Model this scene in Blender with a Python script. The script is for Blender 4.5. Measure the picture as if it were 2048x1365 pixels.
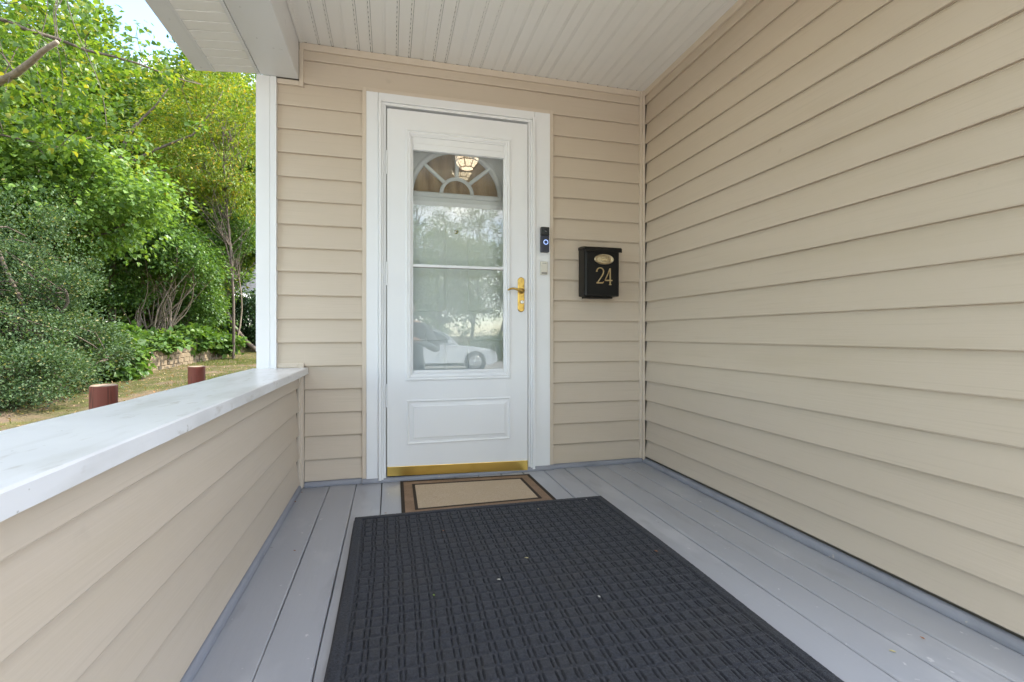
import bpy, bmesh, math, random
import numpy as np
from mathutils import Vector, Matrix

R = math.radians
scene = bpy.context.scene
for o in list(bpy.data.objects):
    bpy.data.objects.remove(o, do_unlink=True)
COL = scene.collection

# ------------------------------------------------------------------ camera
EYE = 0.825
cam_d = bpy.data.cameras.new('camera'); cam = bpy.data.objects.new('camera', cam_d); COL.objects.link(cam)
cam.location = (0, 0, EYE); cam.rotation_euler = (R(90), 0, R(-14.55))
cam_d.sensor_width = 36; cam_d.lens = 938.35 / 2048 * 36
cam_d.shift_y = -13.0 / 2048
cam_d.clip_start = 0.02; cam_d.clip_end = 2000
scene.camera = cam

# ------------------------------------------------------------------ light
SUN_AZ, SUN_EL = 80.0, 52.0     # degrees: azimuth clockwise from +Y
w = bpy.data.worlds.new('World'); scene.world = w; w.use_nodes = True
nt = w.node_tree; nt.nodes.clear()
wo = nt.nodes.new('ShaderNodeOutputWorld'); bg = nt.nodes.new('ShaderNodeBackground')
sky = nt.nodes.new('ShaderNodeTexSky'); sky.sky_type = 'NISHITA'; sky.sun_disc = False
sky.sun_elevation = R(SUN_EL); sky.sun_rotation = R(SUN_AZ); sky.air_density = 1.0; sky.dust_density = 0.4
# thin fair-weather clouds all over the sky
tc = nt.nodes.new('ShaderNodeTexCoord'); mp = nt.nodes.new('ShaderNodeMapping')
mp.inputs['Scale'].default_value = (1, 1, 2.2)
cn = nt.nodes.new('ShaderNodeTexNoise'); cn.inputs['Scale'].default_value = 3.2; cn.inputs['Detail'].default_value = 8; cn.inputs['Roughness'].default_value = .6
cr = nt.nodes.new('ShaderNodeValToRGB'); cr.color_ramp.elements[0].position = .42; cr.color_ramp.elements[1].position = .64
mx = nt.nodes.new('ShaderNodeMix'); mx.data_type = 'RGBA'; mx.inputs['B'].default_value = (6.6, 6.45, 6.2, 1)
nt.links.new(tc.outputs['Generated'], mp.inputs['Vector']); nt.links.new(mp.outputs[0], cn.inputs['Vector'])
nt.links.new(cn.outputs['Fac'], cr.inputs['Fac']); nt.links.new(cr.outputs['Color'], mx.inputs['Factor'])
nt.links.new(sky.outputs['Color'], mx.inputs['A']); nt.links.new(mx.outputs['Result'], bg.inputs['Color'])
bg.inputs['Strength'].default_value = 0.15
nt.links.new(bg.outputs[0], wo.inputs['Surface'])

sd = bpy.data.lights.new('sun', 'SUN'); sd.energy = 2.1; sd.angle = R(0.6); sd.color = (1.0, 0.95, 0.86)
sun = bpy.data.objects.new('sun', sd); COL.objects.link(sun)
_d = Vector((math.sin(R(SUN_AZ)) * math.cos(R(SUN_EL)), math.cos(R(SUN_AZ)) * math.cos(R(SUN_EL)), math.sin(R(SUN_EL))))
sun.rotation_euler = _d.to_track_quat('Z', 'Y').to_euler(); sun.location = (0, 0, 30)

vs = scene.view_settings; vs.view_transform = 'Standard'; vs.look = 'None'; vs.gamma = 1; vs.use_curve_mapping = False
vs.exposure = 2.33
scene.render.engine = 'CYCLES'
scene.cycles.max_bounces = 12; scene.cycles.diffuse_bounces = 6; scene.cycles.transparent_max_bounces = 16
scene.cycles.sample_clamp_indirect = 6

# ------------------------------------------------------------------ materials
MATS = {}
def mat(name, color=(.5, .5, .5), rough=.5, metal=0, spec=.5, bump=None, var=None, coat=0):
    """bump=(scale(vec or float), strength, distance) fine relief; var=(scale, amount, other colour) slow colour drift."""
    if name in MATS: return MATS[name]
    m = bpy.data.materials.new(name); m.use_nodes = True; n = m.node_tree; p = n.nodes['Principled BSDF']
    p.inputs['Base Color'].default_value = (*color, 1); p.inputs['Roughness'].default_value = rough
    p.inputs['Metallic'].default_value = metal; p.inputs['Specular IOR Level'].default_value = spec
    p.inputs['Coat Weight'].default_value = coat
    geo = n.nodes.new('ShaderNodeNewGeometry')
    def noise(scale, detail=4):
        mpn = n.nodes.new('ShaderNodeMapping')
        s = scale if isinstance(scale, (tuple, list)) else (scale,) * 3
        mpn.inputs['Scale'].default_value = s
        t = n.nodes.new('ShaderNodeTexNoise'); t.inputs['Scale'].default_value = 1; t.inputs['Detail'].default_value = detail
        n.links.new(geo.outputs['Position'], mpn.inputs['Vector']); n.links.new(mpn.outputs[0], t.inputs['Vector'])
        return t
    if bump:
        t = noise(bump[0]); b = n.nodes.new('ShaderNodeBump'); b.inputs['Strength'].default_value = bump[1]; b.inputs['Distance'].default_value = bump[2]
        n.links.new(t.outputs['Fac'], b.inputs['Height']); n.links.new(b.outputs[0], p.inputs['Normal'])
    if var:
        vlist = var if isinstance(var, list) else [var]
        src = None
        for sc, lo, hi, other in vlist:
            t = noise(sc, 5); r = n.nodes.new('ShaderNodeMapRange'); r.inputs['From Min'].default_value = lo; r.inputs['From Max'].default_value = hi
            n.links.new(t.outputs['Fac'], r.inputs['Value'])
            x = n.nodes.new('ShaderNodeMix'); x.data_type = 'RGBA'
            if src is None: x.inputs['A'].default_value = (*color, 1)
            else: n.links.new(src, x.inputs['A'])
            x.inputs['B'].default_value = (*other, 1); n.links.new(r.outputs[0], x.inputs['Factor']); src = x.outputs['Result']
        n.links.new(src, p.inputs['Base Color'])
    MATS[name] = m; return m

TAN = (.565, .481, .386)
def siding(axis):
    sc = {'x': (5, 60, 190), 'y': (60, 5, 190)}[axis]
    lo = {'x': (.8, .8, 1.5), 'y': (.8, .8, 1.5)}[axis]
    return mat('vinyl_siding_' + axis, TAN, .42, spec=.4, bump=(sc, .22, .002),
               var=[(lo, .35, .75, (.537, .455, .362)), ((3, 3, 160), .55, .75, (.522, .442, .35)), (9.0, .70, .80, (.50, .425, .34)), ((1.1, 1.1, 9), .55, .8, (.527, .445, .345))])
TRIM = mat('beige_trim', (.60, .515, .418), .4, spec=.4, bump=(60, .05, .001))
WHITE = mat('white_paint', (.78, .79, .80), .38, spec=.45, bump=((90, 90, 12), .06, .001), var=(2.5, .45, .8, (.74, .75, .77)))
WHITE_CLAD = mat('white_aluminium', (.70, .70, .70), .38, spec=.5, bump=(9, .08, .004), var=[(2.0, .4, .75, (.66, .665, .675)), (30, .68, .72, (.55, .55, .55))])
CAPM = mat('white_cap_metal', (.72, .72, .725), .30, spec=.55, bump=((2.2, 3.5, 3), .3, .012), var=[((1.6, 3, 2), .4, .7, (.66, .66, .665)), ((9, 2.2, 9), .53, .66, (.60, .595, .585)), ((30, 11, 20), .60, .70, (.52, .50, .47)), (45, .70, .73, (.42, .41, .38))])
CEILM = mat('ceiling_vinyl', (.80, .79, .765), .5, spec=.3, bump=(40, .05, .001), var=((.8, 1.2, 1), .4, .7, (.76, .745, .71)))
DARKV = mat('gap_shade', (.012, .011, .010), .9)  # near-black stands in for the shade inside vent slots and floor gaps
GREYF = mat('grey_floor_paint', (.365, .375, .405), .34, spec=.45, bump=((70, 9, 30), .25, .0022),
            var=[((.9, .5, 1), .4, .7, (.32, .33, .36)), ((5, 3, 3), .55, .68, (.41, .42, .445)), ((9, 2.2, 3), .57, .66, (.31, .315, .34)), ((38, 30, 30), .69, .74, (.55, .55, .56)), ((24, 50, 20), .745, .76, (.16, .15, .14))])
GREYT = mat('grey_trim_paint', (.255, .265, .30), .42, spec=.4, bump=((40, 12, 30), .25, .003), var=[((6, 6, 6), .5, .7, (.21, .22, .25)), ((22, 22, 22), .68, .73, (.45, .42, .36))])
BRASS = mat('polished_brass', (.80, .56, .16), .30, 1.0, bump=(30, .06, .001), var=(8, .5, .7, (.74, .50, .13)))
AGEDBRASS = mat('aged_brass', (.55, .36, .10), .33, 1.0, bump=(60, .1, .001), var=(40, .5, .72, (.30, .18, .05)))
PALEBRASS = mat('pale_brass', (.58, .49, .33), .34, 1.0, bump=(90, .1, .001), var=(50, .5, .7, (.38, .31, .20)))
BLACKM = mat('black_enamel', (.004, .0037, .0034), .38, spec=.3, bump=(35, .04, .001))
BLACKP = mat('black_plastic', (.005, .005, .006), .3)
NAVYP = mat('navy_plastic', (.026, .029, .048), .4)
IVORY = mat('ivory_plastic', (.66, .63, .55), .4)
GREYP = mat('grey_plastic', (.25, .24, .22), .5)
STEEL = mat('steel', (.62, .62, .62), .3, 1.0)
RUBBER = mat('black_rubber', (.018, .018, .02), .7)
ALU = mat('weathered_aluminium', (.55, .55, .56), .45, .6, bump=((8, 40, 40), .3, .003), var=(18, .5, .7, (.33, .31, .28)))
SHEATH = mat('sheathing', (.20, .17, .13), .9)
RED = mat('red_stain_wood', (.185, .058, .040), .62, spec=.3, bump=((40, 40, 4), .5, .006), var=[((9, 9, 2), .45, .75, (.17, .04, .028)), ((75, 75, 2.5), .60, .66, (.07, .03, .022)), ((20, 20, 6), .66, .72, (.30, .12, .08))])
CUTWOOD = mat('cut_wood', (.33, .235, .16), .8, bump=(30, .4, .004), var=(14, .4, .7, (.22, .15, .10)))
SHINGLE = mat('grey_shingle', (.16, .165, .18), .9, bump=(40, .6, .01), var=(12, .4, .7, (.10, .10, .115)))
BARK = mat('bark', (.15, .115, .085), .9, bump=((30, 30, 7), .8, .02), var=((10, 10, 3), .4, .7, (.085, .065, .05)))
BARKL = mat('bark_pale', (.27, .21, .15), .85, bump=((40, 40, 8), .6, .01), var=((12, 12, 3), .4, .7, (.16, .12, .085)))
CARPAINT = mat('pearl_white_paint', (.78, .79, .80), .25, coat=1.0)
CARGLASS = mat('car_glass', (.03, .035, .04), .05, spec=.8)
CONC = mat('concrete', (.48, .45, .40), .9, bump=(30, .4, .006), var=[(1.2, .4, .7, (.43, .40, .355)), (14, .55, .7, (.30, .29, .27))])
HOUSEW = mat('white_clapboard', (.74, .75, .76), .6)
CLOTH = mat('dark_grey_cloth', (.06, .065, .07), .85, bump=(60, .3, .004))
SKIN = mat('skin', (.50, .32, .23), .55)
HAIR = mat('dark_hair', (.03, .022, .016), .6)

def glass_mat(name, tint, ior):
    m = bpy.data.materials.new(name); m.use_nodes = True; n = m.node_tree; n.nodes.clear()
    o = n.nodes.new('ShaderNodeOutputMaterial'); mxs = n.nodes.new('ShaderNodeMixShader')
    t = n.nodes.new('ShaderNodeBsdfTransparent'); t.inputs['Color'].default_value = (*tint, 1)
    g = n.nodes.new('ShaderNodeBsdfGlossy'); g.inputs['Roughness'].default_value = 0.0; g.inputs['Color'].default_value = (1, 1, 1, 1)
    f = n.nodes.new('ShaderNodeFresnel'); f.inputs['IOR'].default_value = ior
    n.links.new(f.outputs[0], mxs.inputs[0]); n.links.new(t.outputs[0], mxs.inputs[1]); n.links.new(g.outputs[0], mxs.inputs[2]); n.links.new(mxs.outputs[0], o.inputs['Surface'])
    return m
GLASS = glass_mat('storm_glass', (.965, .98, .975), 1.74)
GLASS_IN = glass_mat('fan_glass', (.93, .95, .94), 1.9)

def emis(name, col, strength):
    m = bpy.data.materials.new(name); m.use_nodes = True; p = m.node_tree.nodes['Principled BSDF']
    p.inputs['Base Color'].default_value = (.8, .8, .8, 1); p.inputs['Emission Color'].default_value = (*col, 1); p.inputs['Emission Strength'].default_value = strength
    return m
LAMPGLASS = emis('lit_opal_glass', (1.0, .78, .52), 1.6)
BELLRING = emis('bell_ring_light', (.16, .36, 1.0), .30)

def leaf_mat(name, ramp, trans=.38, rough=.42, spec=.4):
    m = bpy.data.materials.new(name); m.use_nodes = True; n = m.node_tree; p = n.nodes['Principled BSDF']; o = n.nodes['Material Output']
    geo = n.nodes.new('ShaderNodeNewGeometry'); cr_ = n.nodes.new('ShaderNodeValToRGB')
    els = cr_.color_ramp.elements
    while len(els) < len(ramp): els.new(.5)
    for e, (pos, c) in zip(els, ramp): e.position = pos; e.color = (*c, 1)
    n.links.new(geo.outputs['Random Per Island'], cr_.inputs['Fac'])
    n.links.new(cr_.outputs['Color'], p.inputs['Base Color']); p.inputs['Roughness'].default_value = rough; p.inputs['Specular IOR Level'].default_value = spec
    tr = n.nodes.new('ShaderNodeBsdfTranslucent'); hs = n.nodes.new('ShaderNodeMix'); hs.data_type = 'RGBA'; hs.blend_type = 'MULTIPLY'
    hs.inputs['Factor'].default_value = 1; hs.inputs['B'].default_value = (1.75, 1.65, .8, 1)
    n.links.new(cr_.outputs['Color'], hs.inputs['A']); n.links.new(hs.outputs['Result'], tr.inputs['Color'])
    ms = n.nodes.new('ShaderNodeMixShader'); ms.inputs[0].default_value = trans
    n.links.new(p.outputs[0], ms.inputs[1]); n.links.new(tr.outputs[0], ms.inputs[2]); n.links.new(ms.outputs[0], o.inputs['Surface'])
    return m
L_TREE = leaf_mat('leaf_tree', [(0, (.045, .095, .015)), (.45, (.090, .165, .021)), (.85, (.155, .23, .028)), (1, (.28, .27, .035))], .40)
L_DEEP = leaf_mat('leaf_deep', [(0, (.055, .115, .018)), (.6, (.10, .18, .025)), (1, (.16, .25, .035))], .4)
L_YEL = leaf_mat('leaf_yellow_green', [(0, (.10, .17, .02)), (.6, (.17, .24, .025)), (.90, (.30, .31, .03)), (1, (.40, .25, .04))])
L_HEART = leaf_mat('leaf_heart', [(0, (.085, .16, .03)), (.6, (.14, .24, .045)), (1, (.21, .31, .065))], .36)
L_BUSH = leaf_mat('leaf_small_holly', [(0, (.034, .072, .026)), (.6, (.068, .120, .044)), (.93, (.13, .19, .085)), (1, (.24, .20, .07))], .26, .52, .3)
L_SHRUB = leaf_mat('leaf_shrub', [(0, (.045, .10, .02)), (.6, (.085, .165, .03)), (1, (.15, .24, .05))], .36)
L_DARK = leaf_mat('leaf_dark', [(0, (.015, .04, .012)), (.7, (.03, .07, .018)), (1, (.06, .11, .03))], .15)
L_DRY = leaf_mat('leaf_dry', [(0, (.30, .15, .06)), (.5, (.22, .17, .05)), (1, (.40, .30, .16))], .2)
GRASS = leaf_mat('grass_blades', [(0, (.07, .12, .02)), (.7, (.13, .18, .03)), (1, (.26, .22, .08))], .3)

# ------------------------------------------------------------------ mesh helpers
class MB:
    def __init__(s): s.v = []; s.f = []; s.mi = []; s.cur = 0
    def add(s, vs_, fs):
        b = len(s.v); s.v += [tuple(v) for v in vs_]; s.f += [tuple(i + b for i in f) for f in fs]; s.mi += [s.cur] * len(fs); return s
    def box(s, x0, x1, y0, y1, z0, z1):
        return s.add([(x, y, z) for z in (z0, z1) for y in (y0, y1) for x in (x0, x1)],
                     [(0, 2, 3, 1), (4, 5, 7, 6), (0, 1, 5, 4), (2, 6, 7, 3), (0, 4, 6, 2), (1, 3, 7, 5)])
    def prism(s, pts, axis, a0, a1):
        """closed polygon pts (2D) extruded along axis; 2D plane: x->(y,z), y->(x,z), z->(x,y)"""
        n = len(pts)
        def m(p, a): return {'x': (a, p[0], p[1]), 'y': (p[0], a, p[1]), 'z': (p[0], p[1], a)}[axis]
        vs_ = [m(p, a0) for p in pts] + [m(p, a1) for p in pts]
        fs = [tuple(range(n)), tuple(range(2 * n - 1, n - 1, -1))] + [(i, n + i, n + (i + 1) % n, (i + 1) % n) for i in range(n)]
        return s.add(vs_, fs)
    def ring(s, x0, x1, z0, z1, prof, fill=False):
        """rectangular moulding in the XZ plane; prof = [(inset, y), ...]"""
        vs_ = []; fs = []
        for i, y in prof: vs_ += [(x0 + i, y, z0 + i), (x1 - i, y, z0 + i), (x1 - i, y, z1 - i), (x0 + i, y, z1 - i)]
        for k in range(len(prof) - 1):
            for j in range(4): a = 4 * k; fs.append((a + j, a + (j + 1) % 4, a + 4 + (j + 1) % 4, a + 4 + j))
        if fill: a = 4 * (len(prof) - 1); fs.append((a, a + 1, a + 2, a + 3))
        return s.add(vs_, fs)
    def tube(s, path, radii, n=8, cap=True):
        path = [Vector(p) for p in path]; vs_ = []; fs = []; up = Vector((.13, .31, .94)).normalized()
        for i, p in enumerate(path):
            d = (path[min(i + 1, len(path) - 1)] - path[max(i - 1, 0)]).normalized()
            a = d.cross(up)
            if a.length < 1e-3: a = d.cross(Vector((1, 0, 0)))
            a.normalize(); b = d.cross(a)
            r = radii[i] if isinstance(radii, (list, tuple)) else radii
            vs_ += [p + (a * math.cos(2 * math.pi * k / n) + b * math.sin(2 * math.pi * k / n)) * r for k in range(n)]
        for i in range(len(path) - 1):
            for k in range(n): fs.append((i * n + k, i * n + (k + 1) % n, (i + 1) * n + (k + 1) % n, (i + 1) * n + k))
        if cap: fs += [tuple(range(n - 1, -1, -1)), tuple((len(path) - 1) * n + k for k in range(n))]
        return s.add(vs_, fs)
    def lathe(s, prof, c=(0, 0, 0), axis='z', n=24, sx=1, sy=1):
        vs_ = []; fs = []
        for r, h in prof:
            for k in range(n):
                a = 2 * math.pi * k / n; p = (r * math.cos(a) * sx, r * math.sin(a) * sy, h)
                if axis == 'y': p = (p[0], p[2], p[1])
                if axis == 'x': p = (p[2], p[0], p[1])
                vs_.append((p[0] + c[0], p[1] + c[1], p[2] + c[2]))
        for i in range(len(prof) - 1):
            for k in range(n): fs.append((i * n + k, i * n + (k + 1) % n, (i + 1) * n + (k + 1) % n, (i + 1) * n + k))
        if prof[0][0] > 1e-6: fs.append(tuple(range(n - 1, -1, -1)))
        if prof[-1][0] > 1e-6: fs.append(tuple((len(prof) - 1) * n + k for k in range(n)))
        return s.add(vs_, fs)
    def build(s, name, m=None, parent=None, bevel=0, smooth=False, seg=2):
        me = bpy.data.meshes.new(name); me.from_pydata(s.v, [], s.f); me.validate()
        bm = bmesh.new(); bm.from_mesh(me); bmesh.ops.recalc_face_normals(bm, faces=bm.faces); bm.to_mesh(me); bm.free()
        for q in (m if isinstance(m, list) else [m]): me.materials.append(q)
        if isinstance(m, list): me.polygons.foreach_set('material_index', s.mi)
        if smooth: me.polygons.foreach_set('use_smooth', [True] * len(me.polygons))
        o = bpy.data.objects.new(name, me); COL.objects.link(o)
        if parent: o.parent = parent
        if bevel:
            b = o.modifiers.new('bevel', 'BEVEL'); b.width = bevel; b.segments = seg; b.limit_method = 'ANGLE'; b.angle_limit = R(40)
        return o

def tag(o, label=None, cat=None, group=None, kind=None):
    if label: o['label'] = label
    if cat: o['category'] = cat
    if group: o['group'] = group
    if kind: o['kind'] = kind
    return o
def thing(name, label, cat, loc=(0, 0, 0), group=None):
    o = bpy.data.objects.new(name, None); COL.objects.link(o); o.location = loc; o.empty_display_size = .1
    bpy.context.view_layer.update() if False else None
    return tag(o, label, cat, group)
def bx(name, m, parent, x0, x1, y0, y1, z0, z1, bevel=.002): return MB().box(x0, x1, y0, y1, z0, z1).build(name, m, parent, bevel)

def np_mesh(name, verts, faces, m, parent=None, smooth=False):
    verts = np.ascontiguousarray(verts, dtype=np.float32); faces = np.ascontiguousarray(faces, dtype=np.int32)
    me = bpy.data.meshes.new(name); nf, k = faces.shape
    me.vertices.add(len(verts)); me.vertices.foreach_set('co', verts.ravel())
    me.loops.add(nf * k); me.loops.foreach_set('vertex_index', faces.ravel())
    me.polygons.add(nf); me.polygons.foreach_set('loop_start', np.arange(0, nf * k, k, dtype=np.int32))
    me.polygons.foreach_set('loop_total', np.full(nf, k, dtype=np.int32))
    if smooth: me.polygons.foreach_set('use_smooth', np.ones(nf, dtype=bool))
    me.update(calc_edges=True); me.materials.append(m)
    o = bpy.data.objects.new(name, me); COL.objects.link(o)
    if parent: o.parent = parent
    return o

# ------------------------------------------------------------------ key dimensions (metres)
YB = 2.726      # face of the back wall (lips of the siding)
XR = 1.589      # face of the right wall
ZC = 2.395      # ceiling
LAP = .127
YF = 0.42       # front edge of the porch, just ahead of the photographer on the step
LIP = .0165
YW = .56         # front corner of the house on the right
COURSES = [2.306 - LAP * k for k in range(19)]     # bottom edges of the siding courses
rnd = random.Random(4)

def siding_board(parent, m, plane, face, sgn, stations, ztop, zfull, amp=.0009, seed=0):
    """One vinyl course. plane 'x': runs along x on a wall of constant y; 'y': runs along y on constant x.
    stations = [(s, zbottom)...]; sgn = direction of the outward normal along the wall's axis."""
    rg = random.Random(seed); ph = [rg.uniform(0, 6.28) for _ in range(4)]; fr = [rg.uniform(1.2, 2.6), rg.uniform(3, 6)]
    st = []
    for (s0, a), (s1, b) in zip(stations[:-1], stations[1:]):
        n = max(1, int(abs(s1 - s0) / .16))
        for i in range(n): st.append((s0 + (s1 - s0) * i / n, a + (b - a) * i / n))
    st.append(stations[-1])
    vs_ = []; fs = []; k = 7; zs = zfull + LAP - .0046
    for s, zb in st:
        wob = amp * (math.sin(s * fr[0] + ph[0]) + .5 * math.sin(s * fr[1] + ph[1]))
        wz = .0008 * math.sin(s * fr[0] * .7 + ph[2])
        def off(z): return max(0, (zfull + LAP - z) / LAP) * (LIP - .001) + .001
        oz = off(zb); zb_ = zb + wz
        if ztop > zs: top = [(.0, ztop), (.0028, zs + wz * .5 + .0020), (off(zs) + .0002, zs + wz * .5)]     # locking channel under the next course
        else: top = [(.0, ztop), (off(ztop) * .5, ztop), (off(ztop), ztop)]
        for o_, z in top + [(oz + wob - .0012, zb_ + .014), (oz + wob, zb_ + .003), (oz + wob - .0012, zb_), (.0, zb_ + .0030)]:
            d = face + sgn * (o_ - LIP)
            vs_.append((s, d, z) if plane == 'x' else (d, s, z))
    for i in range(len(st) - 1):
        for j in range(k): fs.append((i * k + j, i * k + (j + 1) % k, (i + 1) * k + (j + 1) % k, (i + 1) * k + j))
    fs += [tuple(range(k)), tuple((len(st) - 1) * k + j for j in range(k - 1, -1, -1))]
    return MB().add(vs_, fs).build('siding_board', m, parent)

# ================================================================== SETTING: ground
def ground_z(x, y):
    y = np.asarray(y, dtype=float); x = np.asarray(x, dtype=float)
    base = -.36 + .020 * np.clip(y - 2, 0, 30) + .03 * np.sin(x * .9 + y * .35) * np.clip((y - 3) / 4, 0, 1)
    bank = np.clip((-x - 6.05) / .25, 0, 1) * np.clip((y - 9.5) / 2, 0, 1) * (.46 + .03 * np.clip(-x - 6, 0, 10))
    front = np.clip((-y + .3) / 1.0, 0, 1)
    return (base + bank) * (1 - front) + -.62 * front
def grid_axis(a, b, lo, hi, fine):
    inner = np.arange(lo, hi, fine); left = lo - np.geomspace(fine, lo - a, 24)[::-1]; right = hi - fine + np.geomspace(fine, b - hi + fine, 24)
    return np.unique(np.concatenate([left, inner, right]))
gx = grid_axis(-400, 400, -12, 6, .12); gy = grid_axis(-400, 400, -3, 24, .15)
GX, GY = np.meshgrid(gx, gy, indexing='ij'); rng = np.random.default_rng(3)
GZ = ground_z(GX, GY) + rng.normal(0, .006, GX.shape) * ((GY > 2) & (GY < 24) & (np.abs(GX + 3) < 9))
nx, ny = GX.shape; idx = np.arange(nx * ny).reshape(nx, ny)
gf = np.stack([idx[:-1, :-1], idx[1:, :-1], idx[1:, 1:], idx[:-1, 1:]], -1).reshape(-1, 4)
SOIL = mat('bare_soil', (.165, .118, .076), .95, spec=.2, bump=(45, .9, .03),
           var=[((1.1, 1.1, 1), .38, .52, (.066, .070, .017)), ((5, 5, 3), .50, .68, (.15, .105, .062)), ((2.7, 2.7, 1), .56, .66, (.10, .10, .028)), ((60, 60, 60), .60, .72, (.26, .20, .13))])
tag(np_mesh('ground', np.stack([GX, GY, GZ], -1).reshape(-1, 3), gf, SOIL, smooth=True), 'bare tan soil patched with moss sloping up past the porch', 'ground', kind='structure')
drive = MB().box(-14, 20, -19, -.95, -.80, -.612)
tag(drive.build('driveway', CONC, None, .02), 'pale concrete driveway out in front of the porch', 'driveway', kind='structure')
stp = thing('porch_steps', 'concrete steps leading up to the porch floor', 'steps', (.5, -.2, -.6))
for y0_, y1_, zt_ in ((-.90, -.151, -.44), (-.15, .395, -.21)):
    o = MB().box(-.45, 1.5, y0_, y1_, -.66, zt_).build('step', CONC, stp, .008); o.matrix_parent_inverse = Matrix.Translation((-.5, .2, .6))

# ================================================================== PORCH FLOOR
pf = bpy.data.objects.new('porch_floor', None); COL.objects.link(pf); tag(pf, 'grey painted plank floor of the porch', 'floor', kind='structure')
xb = [-.475, -.318] + [-.18 + .1353 * i for i in range(12)] + [1.435, 1.595]
for i in range(len(xb) - 1):
    g = .0016 if i < 4 else .0029
    a, b = xb[i] + g, xb[i + 1] - g; zt = rnd.uniform(-.0008, .0008)
    st = [YF + (YB + .03 - YF) * k / 16 for k in range(17)]; vs_ = []; fs = []
    p1, p2 = rnd.uniform(0, 6), rnd.uniform(0, 6)
    for y in st:
        wa = .0007 * math.sin(y * 5 + p1) + rnd.uniform(-.0005, .0005); wb = .0007 * math.sin(y * 4 + p2) + rnd.uniform(-.0005, .0005)
        vs_ += [(a + wa, y, -.022), (a + wa, y, zt - .003), (a + wa + .003, y, zt), (b + wb - .003, y, zt), (b + wb, y, zt - .003), (b + wb, y, -.022)]
    for q in range(16):
        for j in range(6): fs.append((q * 6 + j, q * 6 + (j + 1) % 6, q * 6 + 6 + (j + 1) % 6, q * 6 + 6 + j))
    fs += [tuple(range(6)), tuple(96 + j for j in range(5, -1, -1))]
    MB().add(vs_, fs).build('floor_board', GREYF, pf)
bx('subfloor', DARKV, pf, -.70, 1.62, YF + .02, YB + .6, -.12, -.023, 0)  # coloured near-black so the board gaps read as shade
bx('porch_skirt', GREYF, pf, -.70, 1.62, YF - .02, YF + .018, -.62, -.004, .003)
# quarter-round mouldings where the floor meets the walls
def quarter(c0, c1, axis, sx):   # along the axis, bulging to sx
    pts = [(0, 0), (0, .027)] + [(sx * (.008 + .020 * math.sin(t)), .004 + .023 * math.cos(t)) for t in [R(a) for a in range(0, 91, 15)]] + [(sx * .028, 0)]
    return pts
def moulding(axis, fixed, s, a0, a1):
    pts = [(fixed + p[0], p[1] + .0015) for p in quarter(0, 0, axis, s)]
    n = 30; vs_ = []; fs = []; k = len(pts); ph = rnd.uniform(0, 6)
    for i in range(n + 1):
        t = a0 + (a1 - a0) * i / n; wv = .0012 * math.sin(t * 4 + ph) + rnd.uniform(-.0004, .0004)
        for p in pts:
            dz = 0 if p[1] < .002 else wv * .6
            vs_.append((t, p[0] + s * wv, p[1] + dz) if axis == 'x' else (p[0] + s * wv, t, p[1] + dz))
    for i in range(n):
        for j in range(k): fs.append((i * k + j, i * k + (j + 1) % k, (i + 1) * k + (j + 1) % k, (i + 1) * k + j))
    MB().add(vs_, fs).build('base_moulding', GREYT, pf, smooth=False)
moulding('y', XR + .012, -1, YF, YB - .010)
moulding('y', -.482, 1, YF, YB - .035)
moulding('x', YB + .018, -1, -.446, -.152)
moulding('x', YB + .018, -1, .970, 1.575)
moulding('x', YB + .004, -1, -.149, .966)

# ================================================================== BACK WALL
bw = thing('back_wall', 'beige vinyl clapboard wall around the white front door', 'wall', (0, YB, 0))
def local(o, p):   # keep world coordinates when the parent sits elsewhere
    o.matrix_parent_inverse = Matrix.Translation(p.location).inverted(); return o
class Par:         # thin proxy so helpers can parent with world-space geometry
    pass
def adopt(p):
    for o in COL.objects:
        if o.parent == p: o.matrix_parent_inverse = Matrix.Translation(Vector(p.location)).inverted()
SX = siding('x'); SY = siding('y')
DX0, DX1, DZ1 = -.151, .968, 2.197       # outside of the channel round the door casing
for i, zb in enumerate(COURSES):
    zt = min(zb + LAP + .006, 2.372)
    xl = -.452 if zb > 2.15 else (-.584 if zb > .62 else -.447)
    xr = 1.566
    if zb < .05: zb = .030
    if i == 5: pass
    zf = COURSES[i]
    if zb > DZ1: siding_board(bw, SX, 'x', YB, -1, [(xl, zb), (xr, zb)], zt, zf, seed=i)
    elif zb > DZ1 - LAP:
        siding_board(bw, SX, 'x', YB, -1, [(xl, zb), (DX0 + .004, zb), (DX0 + .0041, DZ1 - .004), (DX1 - .0041, DZ1 - .004), (DX1 - .004, zb), (xr, zb)], zt, zf, seed=i)
    else:
        if abs(zb - .655) < .127 and zb < .66 and zb + LAP > .67:
            siding_board(bw, SX, 'x', YB, -1, [(-.584, .668), (-.4475, .668), (-.447, zb), (DX0 + .004, zb)], zt, zf, seed=i)
        else:
            siding_board(bw, SX, 'x', YB, -1, [(xl, zb), (DX0 + .004, zb)], zt, zf, seed=i)
        siding_board(bw, SX, 'x', YB, -1, [(DX1 - .004, zb), (xr, zb)], zt, zf, seed=i + 40)
mb = MB(); mb.box(-.64, -.13, YB + .0275, YB + .16, -.36, 2.6); mb.box(.945, 1.75, YB + .0275, YB + .16, -.36, 2.6); mb.box(-.13, .945, YB + .0275, YB + .16, 2.16, 2.6)
mb.build('sheathing', SHEATH, bw)
def chan(parent, x0, x1, z0, z1, m=TRIM, y0=YB - .006, y1=YB + .013, name='channel_trim'):
    return bx(name, m, parent, x0, x1, y0, y1, z0, z1, .0025)
chan(bw, DX0, DX0 + .0225, .0, DZ1); chan(bw, DX1 - .0225, DX1, .0, DZ1); chan(bw, DX0 + .0228, DX1 - .0228, DZ1 - .0225, DZ1)
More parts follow.
